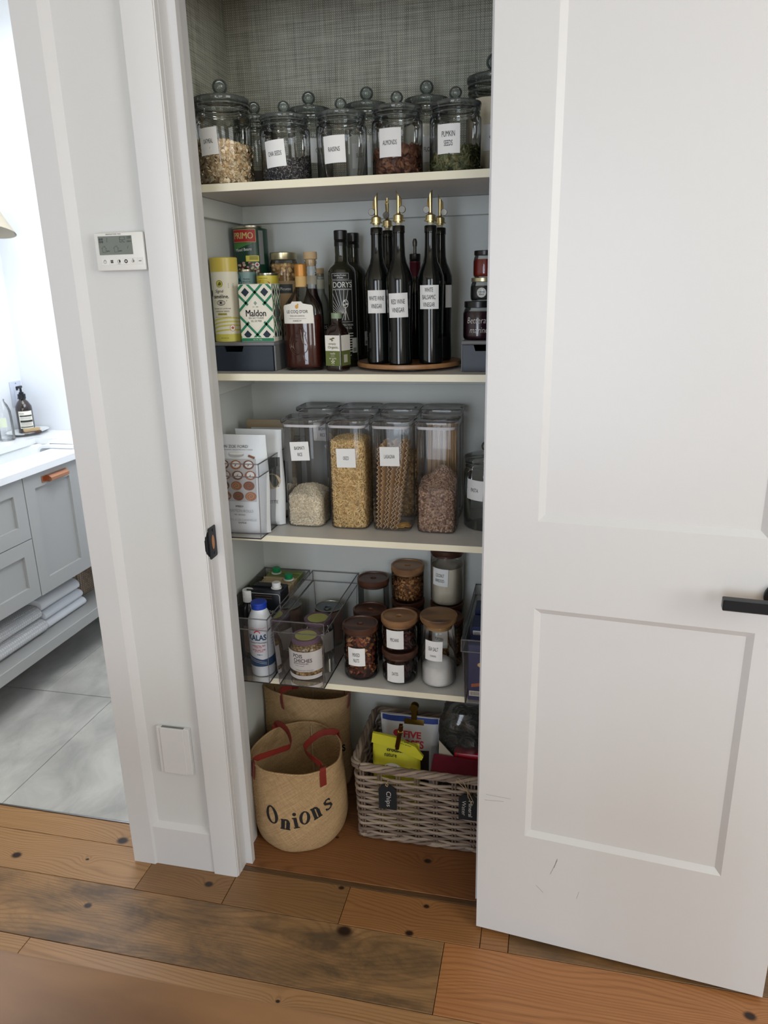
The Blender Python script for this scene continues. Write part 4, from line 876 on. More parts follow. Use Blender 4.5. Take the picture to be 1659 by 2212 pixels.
# brandy bottle
bq = thing('brandy_bottle','flat amber brandy bottle with an orange cap and white label','bottle',(-.5735,1.693,Z2), rz=-.06)
FB = dict(sy=.66)
prof = [(.040,0),(.0450,.003),(.0470,.012),(.0478,.060),(.0474,.125),(.0455,.140),(.038,.155),(.028,.168),(.0205,.178),(.0150,.188),(.0125,.200),(.0122,.214)]
mk('glass_body', J(lathe(prof,44,1,.70,2.3,closed=False)), M_GLASS, bq, 50)
mk('cap', J(lathe([(.0142,.2135)]+[(.0146 if k%2 else .0140,.2145+.0028*k) for k in range(9)]+[(.0140,.239),(.012,.2405),(0,.2405)],28)), mat('orange_brass_cap',(186,128,60),.4,metal=.4), bq, 30)
mk('paper_collar', lathe([(.0134,.190),(.0134,.214)],28,closed=False), mat('tan_seal_paper',(200,164,104),.6), bq)
mk('liquid', lathe([(.0385,.006),(.0440,.009),(.0455,.016),(.0464,.060),(.0460,.118),(.0458,.1275),(0,.1275)],44,1,.68,2.3), mat('amber_brandy',(70,29,20),.12), bq, 50)
sfb = lambda x,z,l=1: (x, -.0478*.70*(1-abs(x/.0485)**2.3)**(1/2.3)-.0006-.0002*l, z)
lbp = [(-.0365,.109),(.0365,.109),(.0365,.146),(.034,.150),(.015,.1535),(.011,.158),(-.011,.158),(-.015,.1535),(-.034,.150),(-.0365,.146)]
cols_ = []
for k in range(24):
    a = -.0365+.073*k/24; b = a+.073/24+1e-5; q = clip(lbp,a,b,0,1)
    if q: cols_.append(q)
lq = mk('label', polys(cols_, sfb, 1), mat('white_label_paper',(232,228,220),.6), bq, 60)
text(lq, [("LE COQ D'OR",0,.1350,.052,.0085)], sfb, M_INK, l=3, bold=.01); text(lq, [('PINEAU DES CHARENTES',0,.1260,.036,.0028),('APPELLATION D’ORIGINE CONTRÔLÉE',0,.1205,.042,.0016),('HARDY',0,.1150,.021,.0040)], sfb, M_INK, l=3)
mk('gold_emblem', polys([blob(.000,.1465,.0042,.0045),blob(.003,.151,.0020,.0026)], sfb, 3), mat('gold_print',(214,160,80),.5), lq, 0)
M_EMB = clear('embossed_glass',tint=(.72,.6,.55),edge=(.2,.14,.12),refl=1.6,base=.06,haze=(.5,.25,.18))
rel = []
def rel_path(pts, r=.0011): rel.append(tube([sfb(x,z,0) for x,z in pts], r, 6))
rel_path([(.017*cos(a)-.006,.062+.024*sin(a)) for a in [1.2+.25*k for k in range(19)]]); rel_path([(.012*cos(a)-.007,.060+.017*sin(a)) for a in [1.2+.3*k for k in range(14)]]); rel_path([(.007*cos(a)-.007,.058+.011*sin(a)) for a in [1.2+.35*k for k in range(11)]])
rel_path([(-.006,.086),(-.001,.094),(.004,.101),(.006,.095),(.012,.099),(.014,.091),(.019,.088),(.016,.082),(.019,.072),(.022,.060),(.020,.048),(.012,.040),(.006,.036)]); rel_path([(.006,.095),(.008,.080),(.010,.066),(.018,.060)]); rel_path([(.004,.036),(.003,.026),(-.003,.024)]); rel_path([(.010,.038),(.012,.026),(.018,.024)])
mk('embossed_rooster', J(*rel), M_EMB, bq, 60, label='rooster outline raised in the glass')
# vanilla bottle
vb = thing('vanilla_bottle','small square dark vanilla bottle with a pale green cap','bottle',(-.4860,1.675,Z2), rz=-.28)
mk('glass_body', J(lathe([(.0200,0),(.0232,.002),(.0236,.082),(.021,.094),(.013,.104),(.0105,.108),(.0105,.119)],40,.93,.93,7)), mat('dark_amber_glass',(34,20,16)), vb, 45)
mk('cap', lathe([(.0118,.1185),(.0122,.119),(.0122,.1305),(.011,.1315),(0,.1315)],28), mat('sage_cap',(130,146,118),.4), vb)
sv = flat(-.0221); lv = mk('label', patch(-.0195,.0195,.047,.082,sv,1,1), mat('white_label_paper',(232,228,220)), vb, 0)
lo = mk('green_label', patch(-.0195,.0195,.013,.047,sv,1,1), mat('olive_label',(98,108,52),.6), vb, 0)
text(lv, [('simply',.000,.0625,.0200,.0060),('Organic.',.0025,.0545,.0290,.0075)], sv, mat('dark_olive_print',(92,92,50)), bold=.01)
mk('leaf_mark', polys([blob(-.003,.0735,.0042,.0016,10),blob(.003,.0755,.004,.0016,10),blob(.000,.0705,.0030,.0012,10),bar(-.001,.067,.002,.077,.0006)], sv, 3), mat('dark_olive_print',(92,92,50)), lv, 0)
text(lo, [('vanilla',0,.0415,.014,.0040),('extract',0,.0375,.010,.0015),('extrait',0,.0340,.010,.0015),('de vanille',0,.0300,.0190,.0038),('118 ml',0,.0150,.006,.0015)], sv, M_CREAMP)
mk('flower_mark', polys([[(0,.0225),(.0045*cos(a-.28),.0225+.0045*sin(a-.28)),(.0060*cos(a),.0225+.0060*sin(a)),(.0045*cos(a+.28),.0225+.0045*sin(a+.28))] for a in [pi/2+2*pi*k/5 for k in range(5)]], sv, 3), M_CREAMP, lo, 0)
svs = lambda x,z,l=1: (.0221+.0002*l, x, z)
mk('side_label', patch(-.0195,.0195,.047,.082,svs,1,1), mat('white_label_paper',(232,228,220)), vb, 0); mk('side_green', patch(-.0195,.0195,.013,.047,svs,1,1), mat('olive_label',(98,108,52)), vb, 0)
mk('barcode', polys([bar(-.010+.0018*k,.020,-.010+.0018*k,.038,.0007+.0004*(k%3)) for k in range(9)], svs, 3), M_CREAMP, vb, 0, kind='stuff')
# olive oil bottles
M_OLIVE = mat('dark_olive_glass',(30,32,20),.07,coat=.5); M_CAPB = mat('black_screw_cap',(18,18,18),.3)
def oil_bottle(x,y,rz,label):
    t = thing('olive_oil_bottle',label,'bottle',(x,y,Z2),rz,'black olive oil bottles')
    mk('glass_body', lathe([(.030,0),(.0338,.003),(.0338,.212),(.0325,.224),(.0290,.232),(.0185,.240),(.0155,.247),(.0148,.262),(.0150,.290)],40), M_OLIVE, t, 45)
    mk('screw_cap', lathe([(.0158,.280),(.0158,.288),(.0152,.2885),(.0158,.2895),(.0152,.291),(.0158,.292),(.0152,.2935),(.0160,.295),(.0160,.3135),(.0150,.3150),(0,.3150)],32), M_CAPB, t, 25); return t
o1 = oil_bottle(-.4955,1.768,.10,'front dark olive oil bottle printed with a white tree design'); s_ = cyl(.0339); M_SIL = mat('silver_print',(206,206,200),.4)
mk('black_label', patch(-.022,.040,.020,.222,s_,1,14), mat('black_label',(16,16,16),.5), o1)
def frame_(x0,x1,z0,z1,t=.0006): return J(patch(x0,x1,z0,z0+t,s_,2,8),patch(x0,x1,z1-t,z1,s_,2,8),patch(x0,x0+t,z0,z1,s_,2,1),patch(x1-t,x1,z0,z1,s_,2,1))
mk('printed_frame', J(frame_(-.020,.022,.205,.219),frame_(-.020,.030,.183,.203),frame_(-.020,.030,.108,.182)), M_SIL, o1, 0)
text(o1, [('Certified Product',.001,.2145,.030,.0035),('of Crete',.001,.2095,.014,.0035),('DORYS',.006,.193,.046,.0130)], s_, M_SIL, bold=.01)
rays = [bar(.006+.006*cos(a),.122+.006*sin(a),.006+.08*cos(a),.122+.08*sin(a),.0009) for a in [1.35+.17*k for k in range(10)]]
rays2 = []
for q in rays:
    for k in range(10):
        c_ = clip(q,-.0195+.005*k,-.0145+.005*k,.109,.181)
        if c_: rays2.append(c_)
mk('sun_rays', polys(rays2, s_, 2), M_SIL, o1, 0); tr = ring_(.012,.150,.0065,.009,.0012)+[bar(.012,.141,.010,.112,.0022),bar(.012,.135,.019,.112,.0010),bar(.012,.135,.003,.112,.0010),blob(.009,.156,.003,.002,8),blob(.015,.149,.003,.002,8),blob(.008,.147,.003,.002,8)]
mk('tree_mark', polys(tr, s_, 3), M_SIL, o1, 0)
text(o1, [('EXTRA VIRGIN',.014,.101,.032,.0045),('OLIVE OIL',.014,.094,.026,.0050),('750 ml',.016,.030,.014,.004)], s_, M_SIL); mk('fine_print', J(*[patch(.004+.004*(k%2),.030,.080-.006*k,.0822-.006*k,s_,2,5) for k in range(8)]), M_SIL, o1, 0, kind='stuff')
o2 = oil_bottle(-.4915,1.864,.2,'second dark olive oil bottle just behind the printed one')
for o_,zz in ((o1,.035),(o2,.045)):
    st = mk('price_sticker', patch(.026,.042,zz,zz+.035,s_,6,5), mat('sticker_paper',(206,208,204),.6), o_, 30); mk('barcode', J(*[patch(.028+.0014*k,.0287+.0014*k,zz+.003,zz+.012,s_,8,1) for k in range(8)]), M_INK, st, 0, kind='stuff')
# turntable and vinegar bottles
tt = thing('wooden_turntable','round acacia wood turntable holding the vinegar bottles','turntable',(-.3320,1.757,Z2))
M_ACA = wood_mat('acacia_wood',(92,62,42),(176,128,84),scale=26,rough=.35)
mk('base_ring', disc_cyl(.095,0,.004,40), M_CAPB, tt)
mk('wooden_disc', lathe([(.112,.004),(.1245,.007),(.1255,.012),(.1240,.0165),(.121,.0165),(.119,.0150),(0,.0150)],64), M_ACA, tt, 40)
ZT = Z2+.0151
M_BLK = mat('black_green_glass',(9,12,11),.08,coat=.15)
def spout(parent, zb, ra):
    mk('pourer_collar', mv(lathe([(.0085,0),(.0085,.003),(.0140,.003),(.0140,.0050),(.0112,.0052),(.0112,.0148),(.0095,.0158),(.0052,.0176),(.0045,.020)],28),(0,0,zb)), M_GOLD, parent, 30)
    d = Vector((cos(ra),sin(ra),0)); n = 14; r = .0040; R1, R2 = [], []
    V, F = [], []
    for k in range(n):
        a = 2*pi*k/n; x, y = r*cos(a), r*sin(a); V.append((x,y,zb+.020))
    for k in range(n):
        a = 2*pi*k/n; x, y = (r+.0006)*cos(a), (r+.0006)*sin(a); q = (x*d.x+y*d.y)/r; V.append((x,y,zb+.0560-.0090*q+.006*max(0,q)**2))
    F = [(k,(k+1)%n,(k+1)%n+n,k+n) for k in range(n)]
    mk('pour_spout', (V,F), M_GOLD, parent, 60)
    # swinging flap with round counterweight
    fl = []
    arc = [(d*(.0062)+Vector((0,0,zb+.030+.003*k))) for k in range(7)]+[d*(-.002)+Vector((0,0,zb+.0585))]
    fl.append(tube(arc,[.0030,.0034,.0036,.0036,.0034,.003,.0026,.0008],8,flat=(1,.45)))
    g = mk('pourer_flap', J(*fl), M_GOLD, parent, 50)
    mk('counterweight', mv(disc_cyl(.0075,-.002,.002,24,.0006),tuple(d*.0095*-1*-1+Vector((0,-.0035,zb+.0265))),rx=pi/2), mat('brushed_steel',(104,101,94),.35,metal=1), parent)
def vinegar(x,y,ra,label,lab=None,rz=0,group='black vinegar bottles on the turntable'):
    t = thing('vinegar_bottle',label,'bottle',(x,y,ZT),rz,group)
    mk('glass_body', lathe([(.024,0),(.0275,.003),(.0278,.012),(.0268,.055),(.0272,.090),(.0288,.150),(.0298,.180),(.0290,.192),(.0240,.207),(.0170,.221),(.0140,.235),(.0128,.260),(.0126,.282),(.0138,.283),(.0138,.296),(.0125,.2975),(.0085,.2975)],44), M_BLK, t, 45)
    mk('cork_collar', disc_cyl(.0062,.296,.3055,16), mat('clear_stopper',(190,186,160),.4), t)
    spout(t,.3035,ra)
    if lab: dx,cz,w_,h_,tx,ti = lab; paper(t,dx,cz,w_,h_,cyl(.0289),tx,ti)
    return t
vinegar(-.3925,1.700,pi*.97,'vinegar bottle nearest the olive oil, label reading white wine',(.002,.139,.0425,.050,[('WHITE WINE',0,.0075,.034,.0095),('VINEGAR',0,-.0095,.024,.0095)],0),.02)
vinegar(-.3365,1.672,0,'front middle vinegar bottle, label reading red wine',(.003,.131,.0450,.0520,[('RED WINE',0,.008,.030,.0100),('VINEGAR',0,-.010,.027,.0100)],.03),-.03)
vinegar(-.2700,1.698,pi*.9,'vinegar bottle with a label reading white balsamic',(.001,.147,.0445,.0510,[('WHITE',0,.0155,.018,.0092),('BALSAMIC',0,0,.029,.0095),('VINEGAR',0,-.0160,.026,.0095)],0),-.02)
vinegar(-.2605,1.775,0,'vinegar bottle directly behind the white balsamic one',(.0275,.147,.020,.050,[],0))
vinegar(-.3880,1.795,-pi/2,'rearmost vinegar bottle behind the white and red wine pair',(.030,.139,.018,.046,[],0))
wn = thing('wine_bottle','dark wine bottle with a maroon neck foil and steel pourer','bottle',(-.3275,1.822,ZT))
mk('glass_body', lathe([(.026,0),(.029,.003),(.029,.150),(.027,.165),(.0150,.185),(.0125,.196),(.0125,.238)],36), M_BLK, wn, 45)
mk('neck_foil', lathe([(.0132,.190),(.0132,.224),(.0138,.225),(.0132,.227),(.0132,.2275)],28,closed=False), mat('maroon_foil',(96,26,48),.35), wn); mk('screw_cap', lathe([(.0132,.227),(.0128,.2285),(.0134,.230),(.0128,.2315),(.0134,.233),(.0134,.2440),(.0125,.2450),(0,.2450)],28), M_CAPB, wn, 25)
mk('steel_pourer', J(tube([(0,0,.243),(0,0,.266)],.0038,12),tube([(0,0,.262),(0,-.001,.272),(0,-.001,.279)],[.0050,.0058,.0035],12)), mat('brushed_steel',(104,101,94)), wn, 40)
# jars on the right riser
M_BEET = mat('beet_purple_filling',(44,16,30),.25,var=.3,vscale=90)
def lidjar(name,label,x,y,z,r,h,fill,lidm,rz=0,lh=.014,group='preserve jars stacked on the right riser'):
    t = thing(name,label,'jar',(x,y,z),rz,group)
    mk('glass_body', lathe([(r*.88,0),(r*.98,.004),(r,.010),(r,h-lh-.012),(r*.93,h-lh-.004),(r*.86,h-lh),(r*.86,h-lh+.004)],36,closed=False), M_GLASS, t, 50)
    mk('filling', lathe([(r*.86,.002),(r*.95,.005),(r*.97,.011),(r*.97,h-lh-.014),(r*.88,h-lh-.008),(0,h-lh-.008)],32), fill, t, 50)
    mk('lid', lathe([(r*.90,h-lh),(r*.94,h-lh+.001),(r*.94,h-.001),(r*.90,h),(0,h)],36), lidm, t, 30); return t
bt = lidjar('preserve_jar','largest dark purple jar with white handwriting, bottom of the stack',-.1600,1.700,ZR,.0360,.0835,M_BEET,M_CAPB)
text(bt, [('Betterave',.003,.043,.056,.0125),('marinée',.006,.022,.048,.0120)], cyl(.0362), mat('chalk_white',(214,210,206),.7), shear=.2, bold=-.01, l=3)
dj = lidjar('preserve_jar','dark jar with a gold lid, middle of the stack',-.1520,1.704,ZR+.0840,.0290,.0490,mat('charcoal_filling',(46,46,48),.3),mat('pale_gold_lid',(196,186,150)),lh=.009)
ml = mk('label', polys([blob(-.002,.0175,.0105,.0105,12)], cyl(.0291), 2), mat('sticker_paper',(206,208,204)), dj, 0); text(ml,[('CAROLE',-.002,.019,.014,.003),('BEAN',-.002,.014,.010,.003)],cyl(.0291),M_INK,l=4)
lidjar('preserve_jar','orange red jar with a black lid, top of the stack',-.1500,1.708,ZR+.1335,.0258,.0560,mat('red_preserve',(120,34,24),.25,var=.2,vscale=80),M_CAPB,lh=.010)

# ---------------- shelf 3: square canisters, bin with baking mix bags
def sqcan(x,y,label,lab=None,hz=.276,group='tall clear square canisters'):
    t = thing('square_canister',label,'jar',(x,y,Z3),0,group); a = .0485
    mk('clear_body', J(lathe([(a*.86,.0012),(a*.97,.004),(a,.012),(a,hz-.022),(a*.985,hz-.018)],48,1,1,6,closed=False),lathe([(0,.0025),(a*.93,.0028)],48,1,1,6,closed=False)), M_ACR, t, 50)
    lid = mk('lid', J(lathe([(a*1.03,hz-.012),(a*1.10,hz-.0095),(a*1.115,hz-.005),(a*1.10,hz-.001),(a*1.06,hz),(a*.98,hz-.003),(0,hz-.003)],48,1,1,5,closed=False)), M_GLID2, t, 50)
    mk('lid_seal', lathe([(a*.97,hz-.019),(a*.975,hz-.0125)],48,1,1,6,closed=False), mat('clear_silicone',(196,194,196),.4), lid, 50)
    if lab:
        tx, dx, cz, tilt = lab; paper(t, dx, cz, .0480, .0470, flat(-a-.0002), tx, tilt)
    return t
M_GLID2 = clear('clear_lid_plastic',tint=(.86,.87,.86),edge=(.30,.31,.31),refl=1.0,base=.05)
FRX = [-.5910,-.4755,-.3665,-.2560]
sqcan(FRX[0],1.7235,'front canister with a low heap of white rice, leftmost',([('BASMATI',0,.008,.026,.0085),('RICE',0,-.008,.012,.0085)],-.002,.198,.05))
sqcan(FRX[1],1.7235,'front canister nearly full of golden orzo pasta',([L1('ORZO',.014)],.000,.184,.02))
sqcan(FRX[2],1.7235,'front canister holding tall wavy lasagna sheets',([L1('LASAGNA',.026)],-.0005,.191,.02))
sqcan(FRX[3],1.7235,'front canister two thirds full of brown breadcrumb like mix, rightmost')
BKX = [-.5900,-.4750,-.3690,-.2600]
sqcan(BKX[0],1.8385,'back canister with a brown rice label, seen through the white rice one',([('BROWN',0,.008,.021,.0085),('RICE',0,-.008,.013,.0085)],.0215,.225,.0),.287)
sqcan(BKX[1],1.8385,'back canister standing behind the golden orzo',None,.287)
sqcan(BKX[2],1.8385,'back canister of small round pasta behind the lasagna',None,.287)
sqcan(BKX[3],1.8385,'back canister with upright spaghetti behind the brown mix',None,.287)
A_ = .0455
heap('basmati_rice','white basmati rice in the leftmost front canister','food',(FRX[0],1.7235,Z3),A_,.003,lambda x,y:.082+.10*y-.14*x*(x>0)+.012*cos(x*35)*cos(y*20),'rice',.0042,7000,[(238,224,198),(226,212,184),(244,234,214)],(204,188,160),sq=6,rnd=11)
heap('orzo','golden orzo filling the second front canister','food',(FRX[1],1.7235,Z3),A_,.003,lambda x,y:.222+.006*cos(x*40)-.2*abs(y)*0,'rice',.0058,9000,[(226,194,136),(212,178,120),(236,208,154)],(176,142,90),sq=6,rnd=12)
heap('brown_pasta_mix','brown crumbly contents of the rightmost front canister','food',(FRX[3],1.7235,Z3),A_,.003,lambda x,y:.103+.045*math.exp(-((x-.006)**2+(y-.018)**2)/.0016)+.25*max(0,y)+.004*sin(x*90),'pellet',.0034,6500,[(168,138,116),(150,118,98),(182,152,128),(118,88,72)],(126,98,82),sq=6,rnd=13)
heap('small_round_pasta','small tan pasta in the canister behind the lasagna','food',(BKX[2],1.8385,Z3),A_,.003,lambda x,y:.165,'shell',.0050,2400,[(196,160,104),(180,142,88),(208,176,122)],(140,108,64),sq=6,rnd=14)
heap('yellow_grain','golden grain in the canister behind the orzo','food',(BKX[1],1.8385,Z3),A_,.003,lambda x,y:.20,'rice',.0056,2500,[(210,166,96),(196,150,84)],(160,120,66),sq=6,rnd=15)
# lasagna strips: each one is a thing of its own
M_LAS = mat('lasagna_pasta',(228,196,154),.6,var=.06,vscale=30)
def lasagna(k, x, y, lean, rz, h):
    t = thing('lasagna_sheet', ['leftmost front lasagna sheet in the third canister','second lasagna sheet from the left at the canister front','third lasagna sheet from the left at the canister front','lasagna sheet just left of the bundle middle','lasagna sheet in the middle of the front bundle','lasagna sheet just right of the bundle middle','rightmost lasagna sheet leaning in the third canister','left lasagna sheet at the back of the third canister','right lasagna sheet at the back of the third canister'][k], 'pasta', (x,y,Z3+.0042), rz, 'lasagna sheets standing in the canister')
    n, wd = 60, .017; V, F = [], []
    for i in range(n+1):
        z = h*i/n
        for j,(u,amp) in enumerate(((-1,.0028),(-.62,.0012),(-.4,0),(.4,0),(.62,.0012),(1,.0028))):
            V.append((lean*z+amp*1.25*sin(i*1.9+(k*2)), u*wd+.0*z, z))
    m_ = len(V); V += [(x_+.0010,y_,z_) for x_,y_,z_ in V]
    for i in range(n):
        for j in range(5):
            a = i*6+j; F.append((a,a+1,a+7,a+6)); F.append((m_+a,m_+a+6,m_+a+7,m_+a+1))
        for j in (0,5): a = i*6+j; F.append((a,a+6,m_+a+6,m_+a))
    F += [(j,m_+j,m_+j+1,j+1) for j in range(5)]+[(n*6+j,n*6+j+1,m_+n*6+j+1,m_+n*6+j) for j in range(5)]
    mk('pasta_sheet', (V,F), M_LAS, t, 60)
for k,(dx,dy,ln,rz,h) in enumerate([(-.0375,-.020,.030,-.02,.205),(-.0295,-.014,.055,-.12,.222),(-.0205,-.022,.085,.04,.218),(-.0125,-.016,.10,-.14,.225),(-.0040,-.022,.125,.02,.222),(.0035,-.016,.13,-.10,.226),(.0110,-.021,.14,.0,.222),(-.034,.020,.12,-.9,.21),(-.008,.024,.12,-.9,.20)]):
    lasagna(k, FRX[2]+dx, 1.7235+dy, ln, rz, h)
ls = thing('broken_pasta','broken yellow pasta pieces on the bottom of the lasagna canister','pasta',(FRX[2]+.020,1.708,Z3+.0035))
for k,(x,y,a) in enumerate([(-.004,.0,.2),(.012,.005,-.3),(.004,.014,.6)]):
    mk('pasta_shard', mv(prism([(-.012,-.006),(.010,-.008),(.013,.003),(.002,.008),(-.011,.005)],'z',0,.0012),(x,y,.001+.0015*k),rz=a,rx=.15), mat('yellow_pasta',(216,168,84),.5), ls, 0)
sg = thing('spaghetti_bundle','tall bundle of upright spaghetti in the back right canister','pasta',(BKX[3],1.8385,Z3+.003))
rs = random.Random(8); st_ = []
for k in range(230):
    x, y = rs.uniform(-.036,.036), rs.uniform(-.036,.036); h = rs.uniform(.242,.250)
    st_.append(tube([(x,y,0),(x+rs.uniform(-.002,.002),y+rs.uniform(-.002,.002),h)],.0009,5))
mk('spaghetti', J(*st_), mat('spaghetti_pasta',(206,164,104),.55,var=.12,vscale=200), sg, 0, kind='stuff')
# round jar at the right
t = canister(-.1410,1.765,Z3,.0600,.186,.030,'empty round glass canister half hidden by the door, pasta label',([L1('PASTA',.020)],-.012,.104,.046,.0500,-.05),rz=-.25,group='round glass canisters')
# acrylic bins
def bin_(x0,x1,y0,y1,z,h,label,open_front=False,group='clear plastic bins'):
    t = thing('clear_bin',label,'bin',((x0+x1)/2,(y0+y1)/2,z),0,group); a=(x1-x0)/2; d=(y1-y0)/2; hl = h-.032; ti = .006
    def ring(ax,dy,zz): return [(-ax,-dy,zz),(ax,-dy,zz),(ax,dy,zz),(-ax,dy,zz)]
    R_ = [ring(a-ti-.004,d-ti-.003,.0015),ring(a-.0035,d-.003,hl),ring(a,d,hl),ring(a,d,h)]
    V = sum(R_,[]); F = [(0,3,2,1)]
    for i in range(3):
        for k in range(4): F.append((i*4+k,i*4+(k+1)%4,(i+1)*4+(k+1)%4,(i+1)*4+k))
    mk('clear_walls',(V,F),M_ACR,t,0)
    def loop(R,r): return J(*[tube([R[k],R[(k+1)%4]],r,6) for k in range(4)])
    mk('rim', loop(ring(a-.001,d-.001,h-.001),.0016), M_ACRE, t, 40); mk('ledge', loop(ring(a-.0015,d-.0015,hl),.0014), M_ACRE, t, 40)
    mk('corner_edges', J(*[tube([R_[0][k],R_[1][k]],.0010,6) for k in range(4)],*[tube([R_[2][k],R_[3][k]],.0012,6) for k in range(4)]), M_ACRE, t, 40, kind='stuff')
    mk('foot_rim', loop(ring(a-ti-.004,d-ti-.003,.0016),.0015), mat('dark_plastic_edge',(34,32,36),.3), t, 40); return t
bin_(-.8020,-.6570,1.5600,1.9050,Z3,.190,'clear bin of baking mix pouches beside the square canisters')
M_POUCH = mat('white_pouch_plastic',(218,222,226),.4,bump=.25,bscale=45,var=.02,vscale=10); M_LGREY = mat('soft_grey_print',(176,176,178),.6)
def pouch(name,label,x,y,z,w_,h_,d_,m,rz=0,rx=0,rnd_=0,group=None,cat='bag'):
    """stand-up bag: fat foot, flat sealed top"""
    t = thing(name,label,cat,(x,y,z),rz,group); t.rotation_euler = (rx,0,rz); nx, nz = 14, 18; V, F = [], []
    def pt(i,j,s):
        u, v = i/nx*2-1, j/nz; th = d_/2*(1-v**1.6*.93)*(max(0,1-abs(u)**3.2))**.5*(min(1,(v+.03)*12)**.5)
        x_ = u*w_/2*(1-.03*sin(v*7+rnd_)); z_ = v*h_
        n_ = noise.noise(Vector((x_*30+rnd_*7,z_*26,s*3+rnd_)))*.0045*(1-.5*v)
        return (x_, s*(th+.0004)+n_*(1 if s>0 else .8)*min(1,8*(1-abs(u))+.2), z_)
    for s in (-1,1):
        for j in range(nz+1):
            for i in range(nx+1): V.append(pt(i,j,s))
    K = (nx+1)*(nz+1)
    for j in range(nz):
        for i in range(nx):
            a = j*(nx+1)+i; F.append((a,a+1,a+nx+2,a+nx+1)); F.append((K+a,K+a+nx+1,K+a+nx+2,K+a+1))
    edge = [i for i in range(nx+1)]+[j*(nx+1)+nx for j in range(1,nz+1)]+[nz*(nx+1)+i for i in range(nx-1,-1,-1)]+[j*(nx+1) for j in range(nz-1,0,-1)]
    for q in range(len(edge)): a, b = edge[q], edge[(q+1)%len(edge)]; F.append((a,K+a,K+b,b))
    mk('bag_body',(V,F),m,t,60)
    def sf(x_,z_,l=1):
        u, v = max(0,min(nx-1e-4,(x_/(w_/2)+1)/2*nx)), max(0,min(nz-1e-4,z_/h_*nz)); i, j = int(u), int(v); fu, fv = u-i, v-j
        y_ = (pt(i,j,-1)[1]*(1-fu)*(1-fv)+pt(i+1,j,-1)[1]*fu*(1-fv)+pt(i,j+1,-1)[1]*(1-fu)*fv+pt(i+1,j+1,-1)[1]*fu*fv)
        return (x_, y_-.0012-.0005*l, z_)
    return t, sf
ZB = Z3+.0030
p1, f1 = pouch('baking_mix_pouch','front white pouch printed with iced cinnamon rolls','',0,0,0,0,0,M_POUCH) if 0 else pouch('baking_mix_pouch','front white pouch printed with iced cinnamon rolls',-.7210,1.617,ZB,.125,.244,.050,M_POUCH,rz=.04,rx=-.03,rnd_=1)
mk('tray_print', patch(-.060,.036,.082,.186,f1,1,14,14), mat('tray_grey_print',(186,184,186),.5), p1, 60)
M_BUN = mat('baked_bun_print',(158,104,72),.5,var=.25,vscale=160); M_BUN2 = mat('dark_bun_print',(124,78,54),.5,var=.25,vscale=160); M_ICE = mat('icing_print',(226,224,222),.4)
for r_ in range(4):
    for c_ in range(3):
        cx, cz = -.044+.032*c_+.004*(r_%2)-.002, .172-.0255*r_
        b_ = mk('printed_roll', polys([blob(cx,cz,.0142,.0112,16)], f1, 3), M_BUN if (r_+c_)%2 else M_BUN2, p1, 60)
        if r_ < 2: mk('icing', polys([blob(cx+.001,cz+.001,.0100,.0080,12)], f1, 5), M_ICE, b_, 60); mk('icing_gap', polys([[(cx-.003,cz-.004),(cx+.001,cz-.002),(cx+.002,cz+.003),(cx-.0005,cz+.001)]], f1, 6), M_BUN2, b_, 60)
        else: mk('swirl', polys([bar(cx+r1*cos(a),cz+r1*.8*sin(a),cx+(r1+.0005)*cos(a+.5),cz+(r1+.0005)*.8*sin(a+.5),.0011) for k in range(22) for a,r1 in [(k*.5,.0015+.00045*k)]], f1, 5), mat('pale_swirl_print',(204,160,120),.5) if (r_+c_)%2 else M_BUN, b_, 60)
text(p1, [('MARION ZOE FORD',-.028,.2160,.090,.0070)], f1, mat('dark_grey_print',(84,84,88),.6), bold=-.012, l=2); text(p1, [('BEST BAKING BLENDS - MEILLEUR MÉLANGE À CUISSON',-.015,.2085,.088,.0026)], f1, mat('dark_grey_print',(84,84,88)), l=2)
mk('bowl_print', polys([blob(-.012,.196,.019,.0060)], f1, 2), M_LGREY, p1, 60); mk('bowl_rim', polys([blob(-.012,.199,.0185,.0030)], f1, 3), M_ICE, p1, 60)
mk('chocolate_stick_print', polys([bar(.018,.194,.034,.1885,.0055)], f1, 3), M_BUN2, p1, 60)
text(p1, [('SPEEDY',-.008,.0700,.022,.0040)], f1, M_INK, bold=.01, l=2); text(p1, [('CINNAMON ROLLS',-.012,.0590,.078,.0070),('PETITS À LA CANNELLE',-.006,.0370,.080,.0070)], f1, M_LGREY, bold=-.01, l=2)
text(p1, [('MIX - MÉLANGE',-.008,.0495,.028,.0028),('RAPIDE',-.002,.0290,.020,.0036)], f1, M_INK, l=2)
p2, f2 = pouch('baking_mix_pouch','second white pouch with a cake photograph, half hidden',-.7080,1.690,ZB,.125,.244,.045,M_POUCH,rx=-.03,rnd_=2)
mk('photo_print', patch(-.05,.056,.10,.175,f2,1,12,8), mat('dark_food_print',(72,76,74),.5,var=.5,vscale=90), p2, 60); mk('cake_print', polys([blob(.035,.115,.022,.020)], f2, 3), mat('cake_print',(186,166,140),.5,var=.2,vscale=100), p2, 60)
text(p2, [('GALETTE',.030,.062,.040,.008)], f2, mat('dark_grey_print',(84,84,88)), l=2)
p3, f3 = pouch('baking_mix_pouch','olive topped kraft pouch at the back of the bin',-.7050,1.765,ZB,.130,.255,.05,mat('kraft_pouch',(150,134,108),.6,var=.1,vscale=20),rx=-.03,rnd_=3)
mk('pale_panel', patch(-.05,.058,.02,.235,f3,1,12,12), mat('white_pouch_print',(196,196,196),.5), p3, 60); mk('dark_block_print', patch(-.05,.05,.04,.15,f3,3,12,8), mat('dark_food_print',(72,76,74)), p3, 60)

